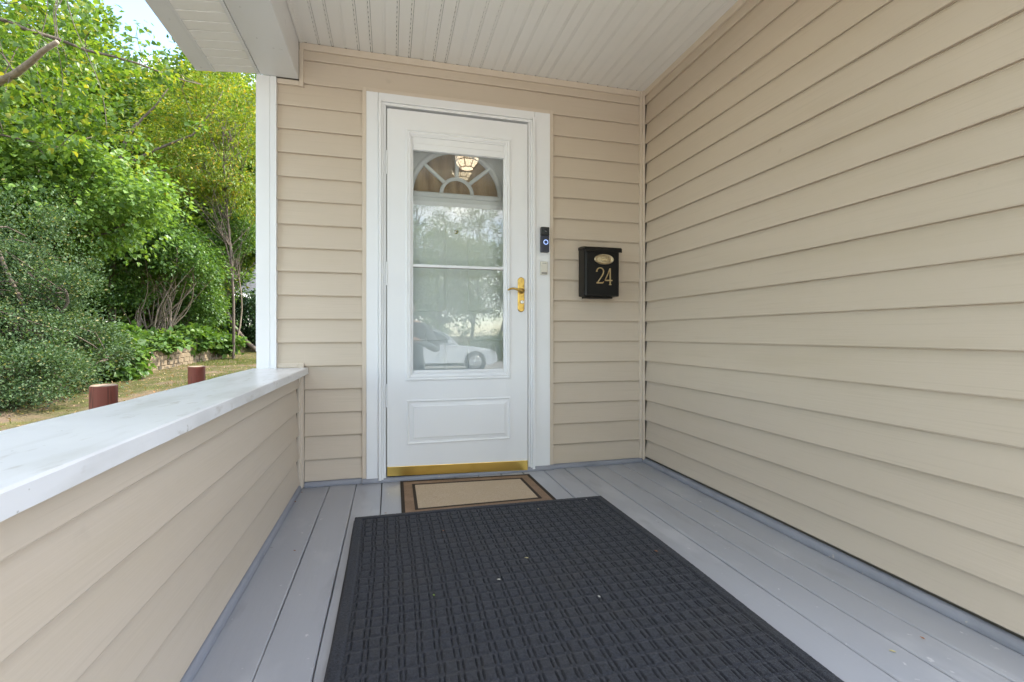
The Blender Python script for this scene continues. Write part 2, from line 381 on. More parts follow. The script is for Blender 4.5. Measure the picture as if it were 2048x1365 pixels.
chan(bw, -.472, 1.560, 2.358, 2.3942); chan(bw, -.4730, -.4510, 2.158, 2.3575); chan(bw, -.582, -.4735, 2.160, 2.186)
chan(bw, 1.5585, 1.574, .028, 2.3575, y0=YB - .011); chan(bw, 1.5745, 1.5885, .020, 2.3942, y0=YB - .020, y1=YB - .0045); chan(bw, 1.5603, 1.574, 2.3578, 2.3942, y0=YB - .011)
chan(bw, -.582, -.4775, .6474, .672); chan(bw, -.477, -.449, .004, .672, y0=YB - .011, y1=YB + .013)
# white corner post at the free end of the wall
cp = MB(); cp.box(-.678, -.6145, YB - .0145, YB + .10, .646, 2.1885); cp.box(-.6115, -.5825, YB - .0145, YB + .02, .646, 2.1885); cp.box(-.6150, -.6110, YB - .0115, YB + .02, .646, 2.1885)
cp.build('corner_post', WHITE, bw, .002)
bx('corner_flange', WHITE, bw, -.6868, -.6785, YB + .01, YB + .10, .735, 2.1885, .002)
# outer side of the house beyond the post
for i, zb in enumerate(COURSES[1:]):
    siding_board(bw, SY, 'y', -.668, -1, [(YB + .10, zb), (9.0, zb)], zb + LAP + .004, zb, seed=80 + i)
MB().box(-.640, -.60, YB + .165, 9.0, -.4, 2.6).build('side_sheathing', SHEATH, bw)
adopt(bw)

# ================================================================== RIGHT WALL
rw = thing('side_wall', 'long beige vinyl clapboard wall to the right of the porch', 'wall', (XR, 0, 0))
for i, zb in enumerate(COURSES):
    zt = min(zb + LAP + .006, 2.372); zz = .040 if zb < .05 else zb
    siding_board(rw, SY, 'y', XR, -1, [(YW, zz), (YB - .012, zz)], zt, zb, amp=.0018, seed=120 + i)
MB().box(XR + .0275, XR + .16, YW, YB + .012, -.62, 2.6).build('sheathing', SHEATH, rw)
chan_r = bx('channel_trim', TRIM, rw, XR - .008, XR + .012, YW, YB - .021, 2.358, 2.3942, .0025)
adopt(rw)

# ================================================================== CEILING
pc = bpy.data.objects.new('porch_ceiling', None); COL.objects.link(pc); tag(pc, 'off-white grooved vinyl soffit ceiling over the porch', 'ceiling', kind='structure')
P0, PITCH = -.447, .0683
ns = int((XR - P0) / PITCH) + 1
for i in range(-1, ns):
    a = P0 + PITCH * i; b = min(a + PITCH, XR + .01)
    a0 = max(a, -.472); bw_ = .0118
    # flat strip, then a narrow raised bead between two grooves
    MB().box(a0 + bw_, b - .0002, YF, YB + .010, ZC, ZC + .006).build('ceiling_strip', CEILM, pc, .0012, seg=1)
    if i >= 0: MB().box(a + .0019, a + bw_ - .0017, YF, YB - .0065, ZC + .0004, ZC + .006).build('ceiling_bead', CEILM, pc)
    # groove floors: closed on every third joint, pierced with vent slots on the others
    if i >= 0:
        if i % 3 == 0: MB().box(a - .003, a + bw_ + .002, YF, YB - .007, ZC + .0022, ZC + .008).build('groove_floor', CEILM, pc)
        else:
            q = MB(); y = YF + rnd.uniform(0, .03)
            while y < YB - .03:
                q.box(a - .003, a + .0059, y, y + .013, ZC + .0030, ZC + .0085); y += .036
            q.build('groove_bridges', CEILM, pc)
bx('ceiling_backing', DARKV, pc, -.472, XR + .012, YF, YB + .012, ZC + .012, ZC + .03, 0)  # near-black sheet carries the shade of the slots in its colour
bx('ceiling_trim', CEILM, pc, -.4722, -.455, YF, YB - .0065, ZC - .006, ZC + .004, .002)

# ================================================================== BEAM, EAVE, ROOF
pb = thing('porch_beam', 'white metal-clad header beam along the open side of the porch', 'beam', (-.57, 0, 2.19))
bx('cladding', WHITE_CLAD, pb, -.660, -.4735, YF, YB - .008, 2.190, 2.60, .004)
bx('front_header', WHITE_CLAD, pb, -.4725, XR - .002, YF, YF + .16, 2.190, 2.394, .004)
adopt(pb)
ev = thing('eave', 'overhanging eave with white slatted soffit outside the beam', 'eave', (-.8, 0, 2.19))
def soz(x): return 2.192 - (-.662 - x) * .085        # the soffit falls outwards
nsl = 60; y1 = YB - .012
sw = .0685
for i in range(nsl):
    a = y1 - sw * (i + 1); b = y1 - sw * i
    if b < YF: break
    vs_ = [(x, y, soz(x) + dz) for dz in (0, .006) for y in (a + .002, b - .002) for x in (-.868, -.664)]
    MB().add(vs_, [(0, 2, 3, 1), (4, 5, 7, 6), (0, 1, 5, 4), (2, 6, 7, 3), (0, 4, 6, 2), (1, 3, 7, 5)]).build('soffit_slat', CEILM, ev, .0018, seg=1)
q = MB(); q.prism([(-.864, soz(-.864) + .0065), (-.664, soz(-.664) + .0065), (-.664, soz(-.664) + .010), (-.864, soz(-.864) + .010)], 'y', YF, y1); q.build('soffit_backing', SHEATH, ev)
q = MB(); q.prism([(-.880, soz(-.88) - .003), (-.8665, soz(-.8665) - .003), (-.8665, soz(-.8665) + .012), (-.880, soz(-.88) + .012)], 'y', YF, y1); q.build('soffit_channel', WHITE_CLAD, ev, .001)
q = MB(); q.prism([(-.677, soz(-.677) - .004), (-.6615, soz(-.6615) - .004), (-.6615, soz(-.6615) + .012), (-.677, soz(-.677) + .012)], 'y', YF, y1); q.build('soffit_channel', WHITE_CLAD, ev, .001)
q = MB(); q.prism([(-.956, soz(-.956)), (-.8805, soz(-.8805)), (-.8805, soz(-.8805) + .02), (-.93, 2.33), (-.956, 2.33)], 'y', YF, y1 + .001); q.build('fascia', WHITE_CLAD, ev, .003)
q = MB(); q.prism([(-.8803, soz(-.88) + .006), (-.662, soz(-.662) + .008), (-.662, 2.40), (-.8803, 2.33)], 'y', y1 + .001, y1 + .010); q.build('eave_end', WHITE_CLAD, ev, .001)
adopt(ev)
rf = thing('roof_blocker', 'unseen grey shingled roof added over the house to block sun', 'roof', (1, 3, 2.7))  # out of view, added to keep direct sun off the porch
q = MB(); q.prism([(-.97, 2.335), (4.2, 4.4), (9.5, 2.3), (9.5, 2.38), (4.2, 4.52), (-.98, 2.40)], 'y', YF - .05, YB - .01); q.build('roof_slope', SHINGLE, rf)
q = MB(); q.prism([(-.665, 2.64), (4.2, 4.39), (8.9, 2.64), (8.9, 2.70), (4.2, 4.51), (-.665, 2.70)], 'y', YB - .005, 9.0); q.build('roof_slope', SHINGLE, rf)
q = MB(); q.prism([(-.3, 2.645), (8.9, 2.645), (4.2, 4.3)], 'y', YF + .02, YF + .12); q.build('gable_wall', WHITE_CLAD, rf)
bx('attic_floor', SHEATH, rf, -.66, 9, YF + .02, 9.0, 2.605, 2.638, 0)
adopt(rf)
hb = thing('house_blocker', 'unseen beige house walls added behind the porch to block sun', 'house', (5, 5, 0))  # unseen walls, added as a light blocker around the porch
bx('rear_wall', SX, hb, -.6, 9, 8.9, 9.0, -.5, 2.6, 0); bx('far_wall', SY, hb, 8.9, 9, YW + .1, 8.9, -.5, 2.6, 0); bx('front_wall', SX, hb, XR + .165, 8.9, YW, YW + .1, -.5, 2.6, 0)
adopt(hb)

# ================================================================== HALF WALL
hw = thing('half_wall', 'low beige clapboard wall with white metal cap on the open side', 'wall', (-.57, 1, 0))
XH = -.463
hz = [.545 + LAP - .002 * 0] + [.545 - .1245 * k for k in range(5)]
for i, zb in enumerate(hz):
    zz = .036 if zb < .06 else zb; zt = min(zb + .1275 + .003, .612)
    if zz >= zt - .01: continue
    siding_board(hw, SY, 'y', XH, 1, [(YF, zz), (YB - .060 - .004 * (i % 2), zz)], zt, zb, amp=.0012, seed=200 + i)
bx('under_cap_trim', TRIM, hw, XH - .012, XH + .004, YF, YB - .05, .596, .6125, .002)
bx('sheathing', SHEATH, hw, -.60, XH - .0275, YF, YB - .03, -.36, .612, 0)
bx('end_channel', TRIM, hw, XH - .014, XH - .001, YB - .0445, YB - .0115, .02, .612, .003)
bx('end_channel', TRIM, hw, XH - .004, XH + .010, YB - .030, YB - .0115, .004, .612, .002)
# cap: bent sheet with a slightly dented front edge
vs_ = []; fs = []; ny_ = 60; prof0 = [(-.700, .612), (-.700, .6435), (-.697, .6465), (-.62, .6462), (-.54, .6455), (-.46, .6462), (-.434, .6465), (-.430, .6435), (-.4285, .613), (-.432, .611)]
for k in range(ny_ + 1):
    y = YF + (YB + .003 - YF) * k / ny_; a = .0012 * math.sin(y * 3.1) + .0008 * math.sin(y * 11 + 1) + rnd.uniform(-.0004, .0004)
    for j, (x, z) in enumerate(prof0):
        vs_.append((x + (a if j > 5 else 0), y, z + (a * .8 if 2 <= j <= 6 else 0) + rnd.uniform(-.0002, .0002)))
kk = len(prof0)
for i in range(ny_):
    for j in range(kk): fs.append((i * kk + j, i * kk + (j + 1) % kk, (i + 1) * kk + (j + 1) % kk, (i + 1) * kk + j))
fs += [tuple(range(kk)), tuple(ny_ * kk + j for j in range(kk - 1, -1, -1))]
MB().add(vs_, fs).build('cap', CAPM, hw)
for i, zb in enumerate([.545 - .1245 * k for k in range(7)]):
    siding_board(hw, SY, 'y', -.672, -1, [(YF, zb), (YB - .05, zb)], min(zb + .13, .610), zb, seed=230 + i)
adopt(hw)
# ================================================================== DOOR CASING
dc = thing('door_casing', 'white painted casing and jambs framing the front door', 'door frame', (.4, YB, 0))
YC = YB - .012
bx('side_casing', WHITE, dc, -.1280, -.0635, YC, YB + .05, .012, 2.1742, .003)
bx('side_casing', WHITE, dc, .8465, .9450, YC, YB + .05, .012, 2.1742, .003)
bx('head_casing', WHITE, dc, -.0632, .8462, YC, YB + .05, 2.120, 2.1742, .003)
# stepped frame of the storm door
def zbar(x0, x1, sgn):
    for k, (a, b, y) in enumerate([(0, .016, YC - .014), (.0162, .027, YC - .008), (.0272, .041, YC - .002)]):
        xa, xb_ = (x0 + a, x0 + b) if sgn > 0 else (x1 - b, x1 - a)
        bx('storm_frame', WHITE, dc, xa, xb_, y, YB + .05, .014, 2.135 - a, .002)
zbar(-.063, -.020, 1); zbar(.802, .846, -1)
bx('storm_frame_head', WHITE, dc, -.0465, .829, YC - .014, YB + .05, 2.120, 2.1355, .002)
bx('storm_frame_head', WHITE, dc, -.0360, .8185, YC - .006, YB + .05, 2.104, 2.1197, .002)
# jambs back to the entry door, drip cap, threshold
bx('jamb', WHITE, dc, -.045, -.0215, YB + .0505, YB + .20, .02, 2.12, 0); bx('jamb', WHITE, dc, .8035, .826, YB + .0505, YB + .20, .02, 2.12, 0)
bx('head_jamb', WHITE, dc, -.021, .803, YB + .0505, YB + .20, 2.095, 2.12, 0)
th = MB(); th.prism([(YB - .016, .0335), (YB - .016, .040), (YB + .03, .047), (YB + .2, .047), (YB + .2, .01), (YB + .0035, .01), (YB + .0035, .0335)], 'x', -.0195, .8015); th.build('threshold', ALU, dc, .0015)
adopt(dc)

# ================================================================== STORM DOOR
sdr = thing('storm_door', 'white full-view storm door with brass lever and lower panel', 'door', (-.018, YB, .05))
Y0 = YB - .022; Y1 = YB + .014
X0, X1, Z0, Z1 = -.0165, .7985, .062, 2.086
lf = MB()
lf.box(X0, .108, Y0, Y1, Z0, Z1); lf.box(.670, X1, Y0, Y1, Z0, Z1); lf.box(.1082, .6698, Y0, Y1, 1.945, Z1); lf.box(.1082, .6698, Y0, Y1, .436, .580); lf.box(.1082, .6698, Y0, Y1, Z0, .221)
lf.build('stiles_and_rails', WHITE, sdr)
pr = [(0, Y0 + .001), (.002, Y0 - .006), (.010, Y0 - .008), (.013, Y0 - .004), (.019, Y0 - .004), (.022, Y0 - .0065), (.030, Y0 - .003), (.034, Y0 + .004), (.041, Y0 + .006), (.042, Y0 + .016)]
MB().ring(.084, .693, .5625, 1.985, pr).build('glass_moulding', WHITE, sdr)
# head cassette above the glass
hc = MB(); hc.prism([(Y0 + .008, 1.869), (Y0 - .001, 1.871), (Y0 - .001, 1.905), (Y0 + .003, 1.909), (Y0 + .003, 1.9435), (Y0 + .02, 1.9435), (Y0 + .02, 1.869)], 'x', .1262, .6508); hc.build('screen_cassette', WHITE, sdr, .001)
bx('bottom_bead', WHITE, sdr, .1262, .6508, Y0 + .002, Y0 + .018, .6045, .622, .0015)
MB().box(.1262, .6508, Y0 + .0165, Y0 + .0195, 1.215, 1.869).build('upper_pane', GLASS, sdr)
MB().box(.1262, .6508, Y0 + .0125, Y0 + .0155, .6225, 1.209).build('lower_pane', GLASS, sdr)
bx('meeting_rail', WHITE, sdr, .1262, .6508, Y0 + .007, Y0 + .022, 1.2095, 1.2245, .0015)
bx('pane_gasket', GREYP, sdr, .1262, .6508, Y0 + .009, Y0 + .0205, 1.2055, 1.2092, 0)
# lower raised panel
pp = [(0, Y0 + .004), (.0015, Y0 - .004), (.008, Y0 - .0055), (.012, Y0 - .001), (.017, Y0 + .003), (.036, Y0 - .001), (.038, Y0 - .004)]
MB().ring(.0895, .6935, .203, .4555, pp, True).build('raised_panel', WHITE, sdr)
# slightly sagging brass sweep at the foot
sw_ = MB(); sw_.add([(X0, Y0 - .004, .036), (X1, Y0 - .004, .012), (X1, Y0 - .004, .070), (X0, Y0 - .004, .087), (X0, Y0 + .01, .036), (X1, Y0 + .01, .012), (X1, Y0 + .01, .070), (X0, Y0 + .01, .087)],
                      [(0, 1, 2, 3), (4, 7, 6, 5), (0, 4, 5, 1), (3, 2, 6, 7), (0, 3, 7, 4), (1, 5, 6, 2)]); sw_.build('brass_sweep', BRASS, sdr, .0012)
sr = MB(); sr.add([(X0, Y0 + .011, .030), (X1, Y0 + .011, .006), (X1, Y0 + .011, .05), (X0, Y0 + .011, .06), (X0, Y0 + .016, .030), (X1, Y0 + .016, .006), (X1, Y0 + .016, .05), (X0, Y0 + .016, .06)],
                     [(0, 1, 2, 3), (4, 7, 6, 5), (0, 4, 5, 1), (3, 2, 6, 7), (0, 3, 7, 4), (1, 5, 6, 2)]); sr.build('sweep_rubber', RUBBER, sdr)
# hinge leaves down the left edge
for z in (1.72, 1.10, .42):
    MB().tube([(-.0195, Y0 - .002, z), (-.0195, Y0 - .002, z + .13)], .0034, 10).build('hinge', WHITE, sdr, smooth=False)
MB().box(-.0205, -.0168, Y0 - .0005, Y0 + .004, .10, 2.08).build('hinge_rail', GREYP, sdr)
# brass handle set
hp = MB(); hp.v = []; n_ = 14
def stad(cx, cz, hw_, hh, y):
    pts = []
    for k in range(n_ + 1): a = math.pi * k / n_; pts.append((cx + hw_ * math.cos(a), y, cz + hh - hw_ + hw_ * math.sin(a)))
    for k in range(n_ + 1): a = math.pi + math.pi * k / n_; pts.append((cx + hw_ * math.cos(a), y, cz - hh + hw_ + hw_ * math.sin(a)))
    return pts
a = stad(.757, 1.063, .0205, .104, Y0 - .0005); b = stad(.757, 1.063, .0205, .104, Y0 - .004); c = stad(.757, 1.063, .0165, .100, Y0 - .008)
N = len(a); hp.add(a + b + c, [(i, (i + 1) % N, N + (i + 1) % N, N + i) for i in range(N)] + [(N + i, N + (i + 1) % N, 2 * N + (i + 1) % N, 2 * N + i) for i in range(N)] + [tuple(2 * N + i for i in range(N))])
hs = hp.build('handle', AGEDBRASS, sdr)
lv = MB(); lv.lathe([(.017, 0), (.016, -.010), (.012, -.016), (.0105, -.040), (0, -.042)], (.7575, Y0 - .008, 1.084), 'y', 20)
lv.tube([(.7575, Y0 - .046, 1.083), (.745, Y0 - .049, 1.083), (.730, Y0 - .050, 1.086), (.712, Y0 - .050, 1.092), (.695, Y0 - .049, 1.0945), (.680, Y0 - .047, 1.092), (.670, Y0 - .045, 1.087), (.664, Y0 - .044, 1.084)],
        [.0105, .0095, .0075, .0065, .006, .0056, .005, .003], 10)
o = lv.build('lever', AGEDBRASS, hs, smooth=True)
MB().lathe([(.0105, 0), (.0105, -.005), (.009, -.007), (0, -.007)], (.7615, Y0 - .0075, 1.019), 'y', 18).build('lock_cylinder', STEEL, hs, .001)
MB().box(.7605, .7625, Y0 - .0152, Y0 - .0142, 1.014, 1.024).build('keyway', RUBBER, hs)
# glazing label left on the glass, low on the pane edge
adopt(sdr)

# ================================================================== ENTRY DOOR (behind the storm door)
ed = thing('entry_door', 'white panelled inner front door with a fan-shaped window', 'door', (.39, YB + .15, .05))
YE = YB + .115
FCX, FCZ, FR = .392, 1.668, .268       # fan light (moved a little for the depth behind the storm door)
eb = MB()
# slab with a half-round opening: columns of quads round the arch
na = 40; xs0, xs1 = -.020, .802
arch = [(FCX + FR * math.cos(math.pi * k / na), FCZ + FR * math.sin(math.pi * k / na)) for k in range(na + 1)]
vs_ = []; fs = []
for k in range(na + 1): vs_.append((arch[k][0], YE, arch[k][1])); vs_.append((arch[k][0], YE, 2.094))
for k in range(na): fs.append((2 * k, 2 * k + 1, 2 * k + 3, 2 * k + 2))
eb.add(vs_, fs)
eb.add([(FCX + FR, YE, FCZ), (xs1, YE, FCZ), (xs1, YE, 2.094), (FCX + FR, YE, 2.094)], [(0, 1, 2, 3)])
eb.add([(xs0, YE, FCZ), (FCX - FR, YE, FCZ), (FCX - FR, YE, 2.094), (xs0, YE, 2.094)], [(0, 1, 2, 3)])
eb.add([(xs0, YE, .05), (xs1, YE, .05), (xs1, YE, FCZ), (xs0, YE, FCZ)], [(0, 1, 2, 3)])
DOORIN = mat('inner_door_paint', (.80, .81, .81), .45, spec=.4, bump=((30, 30, 8), .12, .002))
eb.build('slab', DOORIN, ed)
fw = bpy.data.objects.new('fan_window', None); COL.objects.link(fw); fw.parent = ed; fw['label'] = 'half-round sunburst window with white muntins'
am = MB(); prf = [(FR + .022, 0), (FR + .018, -.010), (FR + .004, -.012), (FR - .004, -.008), (FR - .010, .002), (FR - .010, .02)]
vs_ = []; fs = []
for k in range(na + 1):
    a_ = math.pi * k / na
    for r_, dy in prf: vs_.append((FCX + r_ * math.cos(a_), YE + dy, FCZ + r_ * math.sin(a_)))
for k in range(na):
    for j in range(5): fs.append((k * 6 + j, k * 6 + j + 1, k * 6 + 7 + j, k * 6 + 6 + j))
am.add(vs_, fs); am.build('arch_frame', WHITE, fw, smooth=True)
bm_ = MB(); bm_.prism([(YE + .002, FCZ - .022), (YE - .010, FCZ - .018), (YE - .010, FCZ + .002), (YE + .001, FCZ + .012), (YE + .012, FCZ + .012), (YE + .012, FCZ - .022)], 'x', FCX - FR - .022, FCX + FR + .022); bm_.build('fan_sill', WHITE, fw, .0015)
RI = .092
hub = MB(); vs_ = []; fs = []; prf = [(RI + .013, .004), (RI + .009, -.006), (RI - .004, -.008), (RI - .010, .004)]
for k in range(na + 1):
    a_ = math.pi * k / na
    for r_, dy in prf: vs_.append((FCX + r_ * math.cos(a_), YE + dy, FCZ + .008 + r_ * math.sin(a_)))
for k in range(na):
    for j in range(3): fs.append((k * 4 + j, k * 4 + j + 1, k * 4 + 5 + j, k * 4 + 4 + j))
hub.add(vs_, fs); hub.build('inner_arch', WHITE, fw, smooth=True)
for ang in (42, 90, 138):
    ca, sa = math.cos(R(ang)), math.sin(R(ang)); p0 = Vector((FCX + (RI + .008) * ca, YE, FCZ + .008 + (RI + .008) * sa)); p1 = Vector((FCX + (FR - .004) * ca, YE, FCZ + (FR - .004) * sa))
    nrm = Vector((-sa, 0, ca)); m_ = MB(); vs_ = []
    for p in (p0, p1):
        for o_, dy in ((.012, .006), (.008, -.006), (-.008, -.006), (-.012, .006)): vs_.append(p + nrm * o_ + Vector((0, dy, 0)))
    m_.add(vs_, [(0, 1, 5, 4), (1, 2, 6, 5), (2, 3, 7, 6), (3, 0, 4, 7), (0, 3, 2, 1), (4, 5, 6, 7)]); m_.build('muntin', WHITE, fw)
gp = MB(); gp.add([(FCX, YE + .012, FCZ)] + [(x, YE + .012, z) for x, z in arch], [(0, k + 1, k + 2) for k in range(na)]); gp.build('fan_pane', GLASS_IN, fw)
# embossed panels and fittings
for x0, x1 in ((.075, .330), (.452, .707)):
    for z0, z1 in ((.96, 1.49), (.25, .80)):
        MB().ring(x0, x1, z0, z1, [(0, YE + .0005), (.006, YE - .0018), (.016, YE + .0004), (.030, YE - .0008), (.045, YE - .0018)], True).build('door_panel', DOORIN, ed)
MB().lathe([(.0125, 0), (.0125, -.004), (.010, -.0055), (.007, -.004), (0, -.004)], (.374 + .014, YE - .0005, 1.447), 'y', 18).build('peephole', AGEDBRASS, ed, smooth=False)
MB().lathe([(.006, 0), (.006, -.0016), (0, -.0022)], (.374 + .014, YE - .005, 1.447), 'y', 14).build('peephole_lens', CARGLASS, ed, smooth=True)
adopt(ed)
fw.matrix_parent_inverse = Matrix.Translation(Vector(ed.location)).inverted()

# curtain inside the house, right behind the fan light
CURT = mat('brown_curtain', (.70, .47, .27), .9, spec=.1, bump=((120, 120, 60), .4, .002), var=[((16, 6, 2.2), .38, .66, (.34, .19, .09)), ((5, 3, 1.2), .5, .7, (.66, .44, .25))])
nxs = 90; vs_ = []; fs = []
for j, z in enumerate((1.40, 1.6, 1.8, 2.0)):
    for i in range(nxs + 1):
        x = .05 + .70 * i / nxs; vs_.append((x + .015 * math.sin(j * 1.3), YE + .075 + .016 * math.sin(x * 62 + .6 * j) + .006 * math.sin(x * 23 + j), z))
for j in range(3):
    for i in range(nxs): a_ = j * (nxs + 1) + i; fs.append((a_, a_ + 1, a_ + nxs + 2, a_ + nxs + 1))
cu = MB().add(vs_, fs).build('curtain', CURT, None, smooth=True)
so = cu.modifiers.new('thickness', 'SOLIDIFY'); so.thickness = .0015
tag(cu, 'brown folded curtain behind the fan-shaped window', 'curtain')
# dark wall of the hall, closing the house behind the door
tag(bx('hall_partition', SHEATH, None, -.13, .945, YE + .25, YE + .30, -.1, 2.59, 0), 'dim inner hall wall behind the entry door', 'wall')

# ================================================================== WALL FITTINGS
mbx = thing('mailbox', 'black metal wall mailbox with brass oval and number 24', 'mailbox', (1.25, YB, 1.057))
XA, XB, YM, ZB, ZT = 1.136, 1.368, YB - .097, 1.060, 1.345
q = MB(); q.prism([(XA, YB - .002), (XA, YM + .014), (XA + .004, YM + .005), (XA + .014, YM), (XB - .014, YM), (XB - .004, YM + .005), (XB, YM + .014), (XB, YB - .002)], 'z', ZB, ZT)
q.build('body', BLACKM, mbx, .0012)
q = MB(); q.prism([(YB - .002, ZT + .020), (YB - .05, ZT + .019), (YM - .002, ZT + .012), (YM - .0105, ZT + .004), (YM - .0105, ZT - .018), (YM - .0075, ZT - .018), (YM - .0075, ZT + .001), (YB - .002, ZT + .001)], 'x', XA - .004, XB + .010); q.build('lid', BLACKM, mbx, .0012)
bx('bottom_rail', BLACKM, mbx, XA + .02, XB - .03, YB - .06, YB - .004, ZB - .012, ZB - .0005, .002)
el = MB(); el.lathe([(.064, 0), (.064, -.003), (.060, -.006), (.051, -.0045), (.046, -.0015), (.030, -.003), (0, -.0045)], (1.262, YM - .0005, 1.283), 'y', 48, 1, .50)
emb = el.build('emblem', PALEBRASS, mbx, smooth=False)
def text_mesh(body, size, loc, m, parent, name, ex=.0012, sx=1):
    cv = bpy.data.curves.new(name, 'FONT'); cv.body = body; cv.size = size; cv.extrude = ex; cv.align_x = 'CENTER'; cv.align_y = 'CENTER'
    t = bpy.data.objects.new(name, cv); COL.objects.link(t); bpy.context.view_layer.update()
    me = bpy.data.meshes.new_from_object(t.evaluated_get(bpy.context.evaluated_depsgraph_get())); bpy.data.objects.remove(t)
    me.transform(Matrix.Translation(Vector(loc)) @ Matrix.Rotation(R(90), 4, 'X') @ Matrix.Diagonal((sx, 1, 1, 1)))
    me.materials.clear(); me.materials.append(m); o_ = bpy.data.objects.new(name, me); COL.objects.link(o_); o_.parent = parent; return o_
text_mesh('Mail', .026, (1.262, YM - .005, 1.283), mat('bright_brass', (.75, .66, .46), .25, 1), emb, 'lettering', .0018, .95)
def ribbon(pts, widths, y0, y1):
    m_ = MB(); L_ = []; Rr = []
    for i, p in enumerate(pts):
        p = Vector(p); d = (Vector(pts[min(i + 1, len(pts) - 1)]) - Vector(pts[max(i - 1, 0)])).normalized(); n2 = Vector((-d.y, d.x)); w_ = widths[i] if isinstance(widths, list) else widths
        L_.append(p + n2 * w_ / 2); Rr.append(p - n2 * w_ / 2)
    k = len(pts); vs2 = [(p.x, y, p.y) for y in (y0, y1) for q2 in (L_, Rr) for p in q2]; fs2 = []
    for i in range(k - 1):
        fs2 += [(i, i + 1, k + i + 1, k + i), (2 * k + i, 3 * k + i, 3 * k + i + 1, 2 * k + i + 1), (i, 2 * k + i, 2 * k + i + 1, i + 1), (k + i, k + i + 1, 3 * k + i + 1, 3 * k + i)]
    fs2 += [(0, k, 3 * k, 2 * k), (k - 1, 3 * k - 1, 4 * k - 1, 2 * k - 1)]
    return m_.add(vs2, fs2)
DIG = mat('digit_brass', (.62, .50, .30), .35, 1, var=(60, .45, .7, (.50, .32, .14)))
ox, oz, hh = 1.2125, 1.135, .096
arc = [(ox + .0015, oz + hh * .74), (ox + .001, oz + hh * .80), (ox + .005, oz + hh * .90), (ox + .013, oz + hh * .975), (ox + .023, oz + hh), (ox + .034, oz + hh * .975), (ox + .042, oz + hh * .90), (ox + .0455, oz + hh * .79), (ox + .044, oz + hh * .67), (ox + .036, oz + hh * .50), (ox + .024, oz + hh * .32), (ox + .012, oz + hh * .15), (ox + .005, oz + hh * .05)]
q = ribbon(arc, [.011, .0085, .006, .0055, .0055, .006, .007, .0075, .0075, .007, .0065, .0065, .006], YM - .004, YM - .0005)
q2_ = ribbon([(ox - .001, oz + .004), (ox + .022, oz + .0045), (ox + .040, oz + .005), (ox + .047, oz + .012)], [.009, .008, .008, .004], YM - .0043, YM - .0007); q.add(q2_.v, q2_.f)
q.build('digit', DIG, mbx)['label'] = 'thin brass numeral 2'
ox = 1.268
q = ribbon([(ox + .034, oz - .004), (ox + .034, oz + hh * .98)], [.0085, .0075], YM - .004, YM - .0005)
q2_ = ribbon([(ox + .032, oz + hh * .97), (ox + .018, oz + hh * .60), (ox + .000, oz + hh * .225)], .006, YM - .0043, YM - .0007); q.add(q2_.v, q2_.f)
q2_ = ribbon([(ox - .001, oz + hh * .215), (ox + .048, oz + hh * .215)], .0075, YM - .0046, YM - .0009); q.add(q2_.v, q2_.f)
q2_ = ribbon([(ox + .026, oz - .005), (ox + .042, oz - .005)], .005, YM - .0048, YM - .0011); q.add(q2_.v, q2_.f)
q.build('digit', DIG, mbx)['label'] = 'thin brass numeral 4'
adopt(mbx)

db = thing('doorbell_camera', 'black and navy video doorbell with glowing ring on white casing', 'doorbell', (.905, YC, 1.32))
bx('body', NAVYP, db, .8795, .9315, YC - .027, YC - .001, 1.322, 1.423, .004); bx('camera_head', BLACKP, db, .8795, .9315, YC - .0275, YC - .001, 1.4235, 1.474, .004)
MB().lathe([(.0105, 0), (.010, -.0025), (.006, -.004), (0, -.0045)], (.9105, YC - .0275, 1.4485), 'y', 20).build('lens', CARGLASS, db, smooth=True)
ng = 28; vs_ = []; fs = []
for k in range(ng):
    a_ = 2 * math.pi * k / ng
    for t in range(6):
        b_ = 2 * math.pi * t / 6; rr_ = .0132 + .0019 * math.cos(b_); vs_.append((.9085 + rr_ * math.cos(a_), YC - .0275 + .0016 * math.sin(b_), 1.382 + rr_ * math.sin(a_)))
for k in range(ng):
    for t in range(6): fs.append((k * 6 + t, k * 6 + (t + 1) % 6, ((k + 1) % ng) * 6 + (t + 1) % 6, ((k + 1) % ng) * 6 + t))
MB().add(vs_, fs).build('light_ring', BELLRING, db, smooth=True)
MB().lathe([(.0112, 0), (.0108, -.0012), (0, -.0012)], (.9085, YC - .0272, 1.382), 'y', 24).build('push_button', mat('button_blue', (.03, .045, .10), .3), db)
adopt(db)
dbt = thing('doorbell_button', 'small ivory plastic doorbell button below the video doorbell', 'doorbell', (.9, YC, 1.19))
bx('housing', IVORY, dbt, .8785, .9240, YC - .018, YC - .001, 1.187, 1.268, .004); bx('push_plate', IVORY, dbt, .884, .9185, YC - .021, YC - .0185, 1.206, 1.260, .002)
bx('slot', GREYP, dbt, .888, .914, YC - .0216, YC - .0208, 1.2535, 1.2560, 0); bx('name_plate', GREYP, dbt, .884, .9190, YC - .0205, YC - .0185, 1.1905, 1.2015, .001)
adopt(dbt)

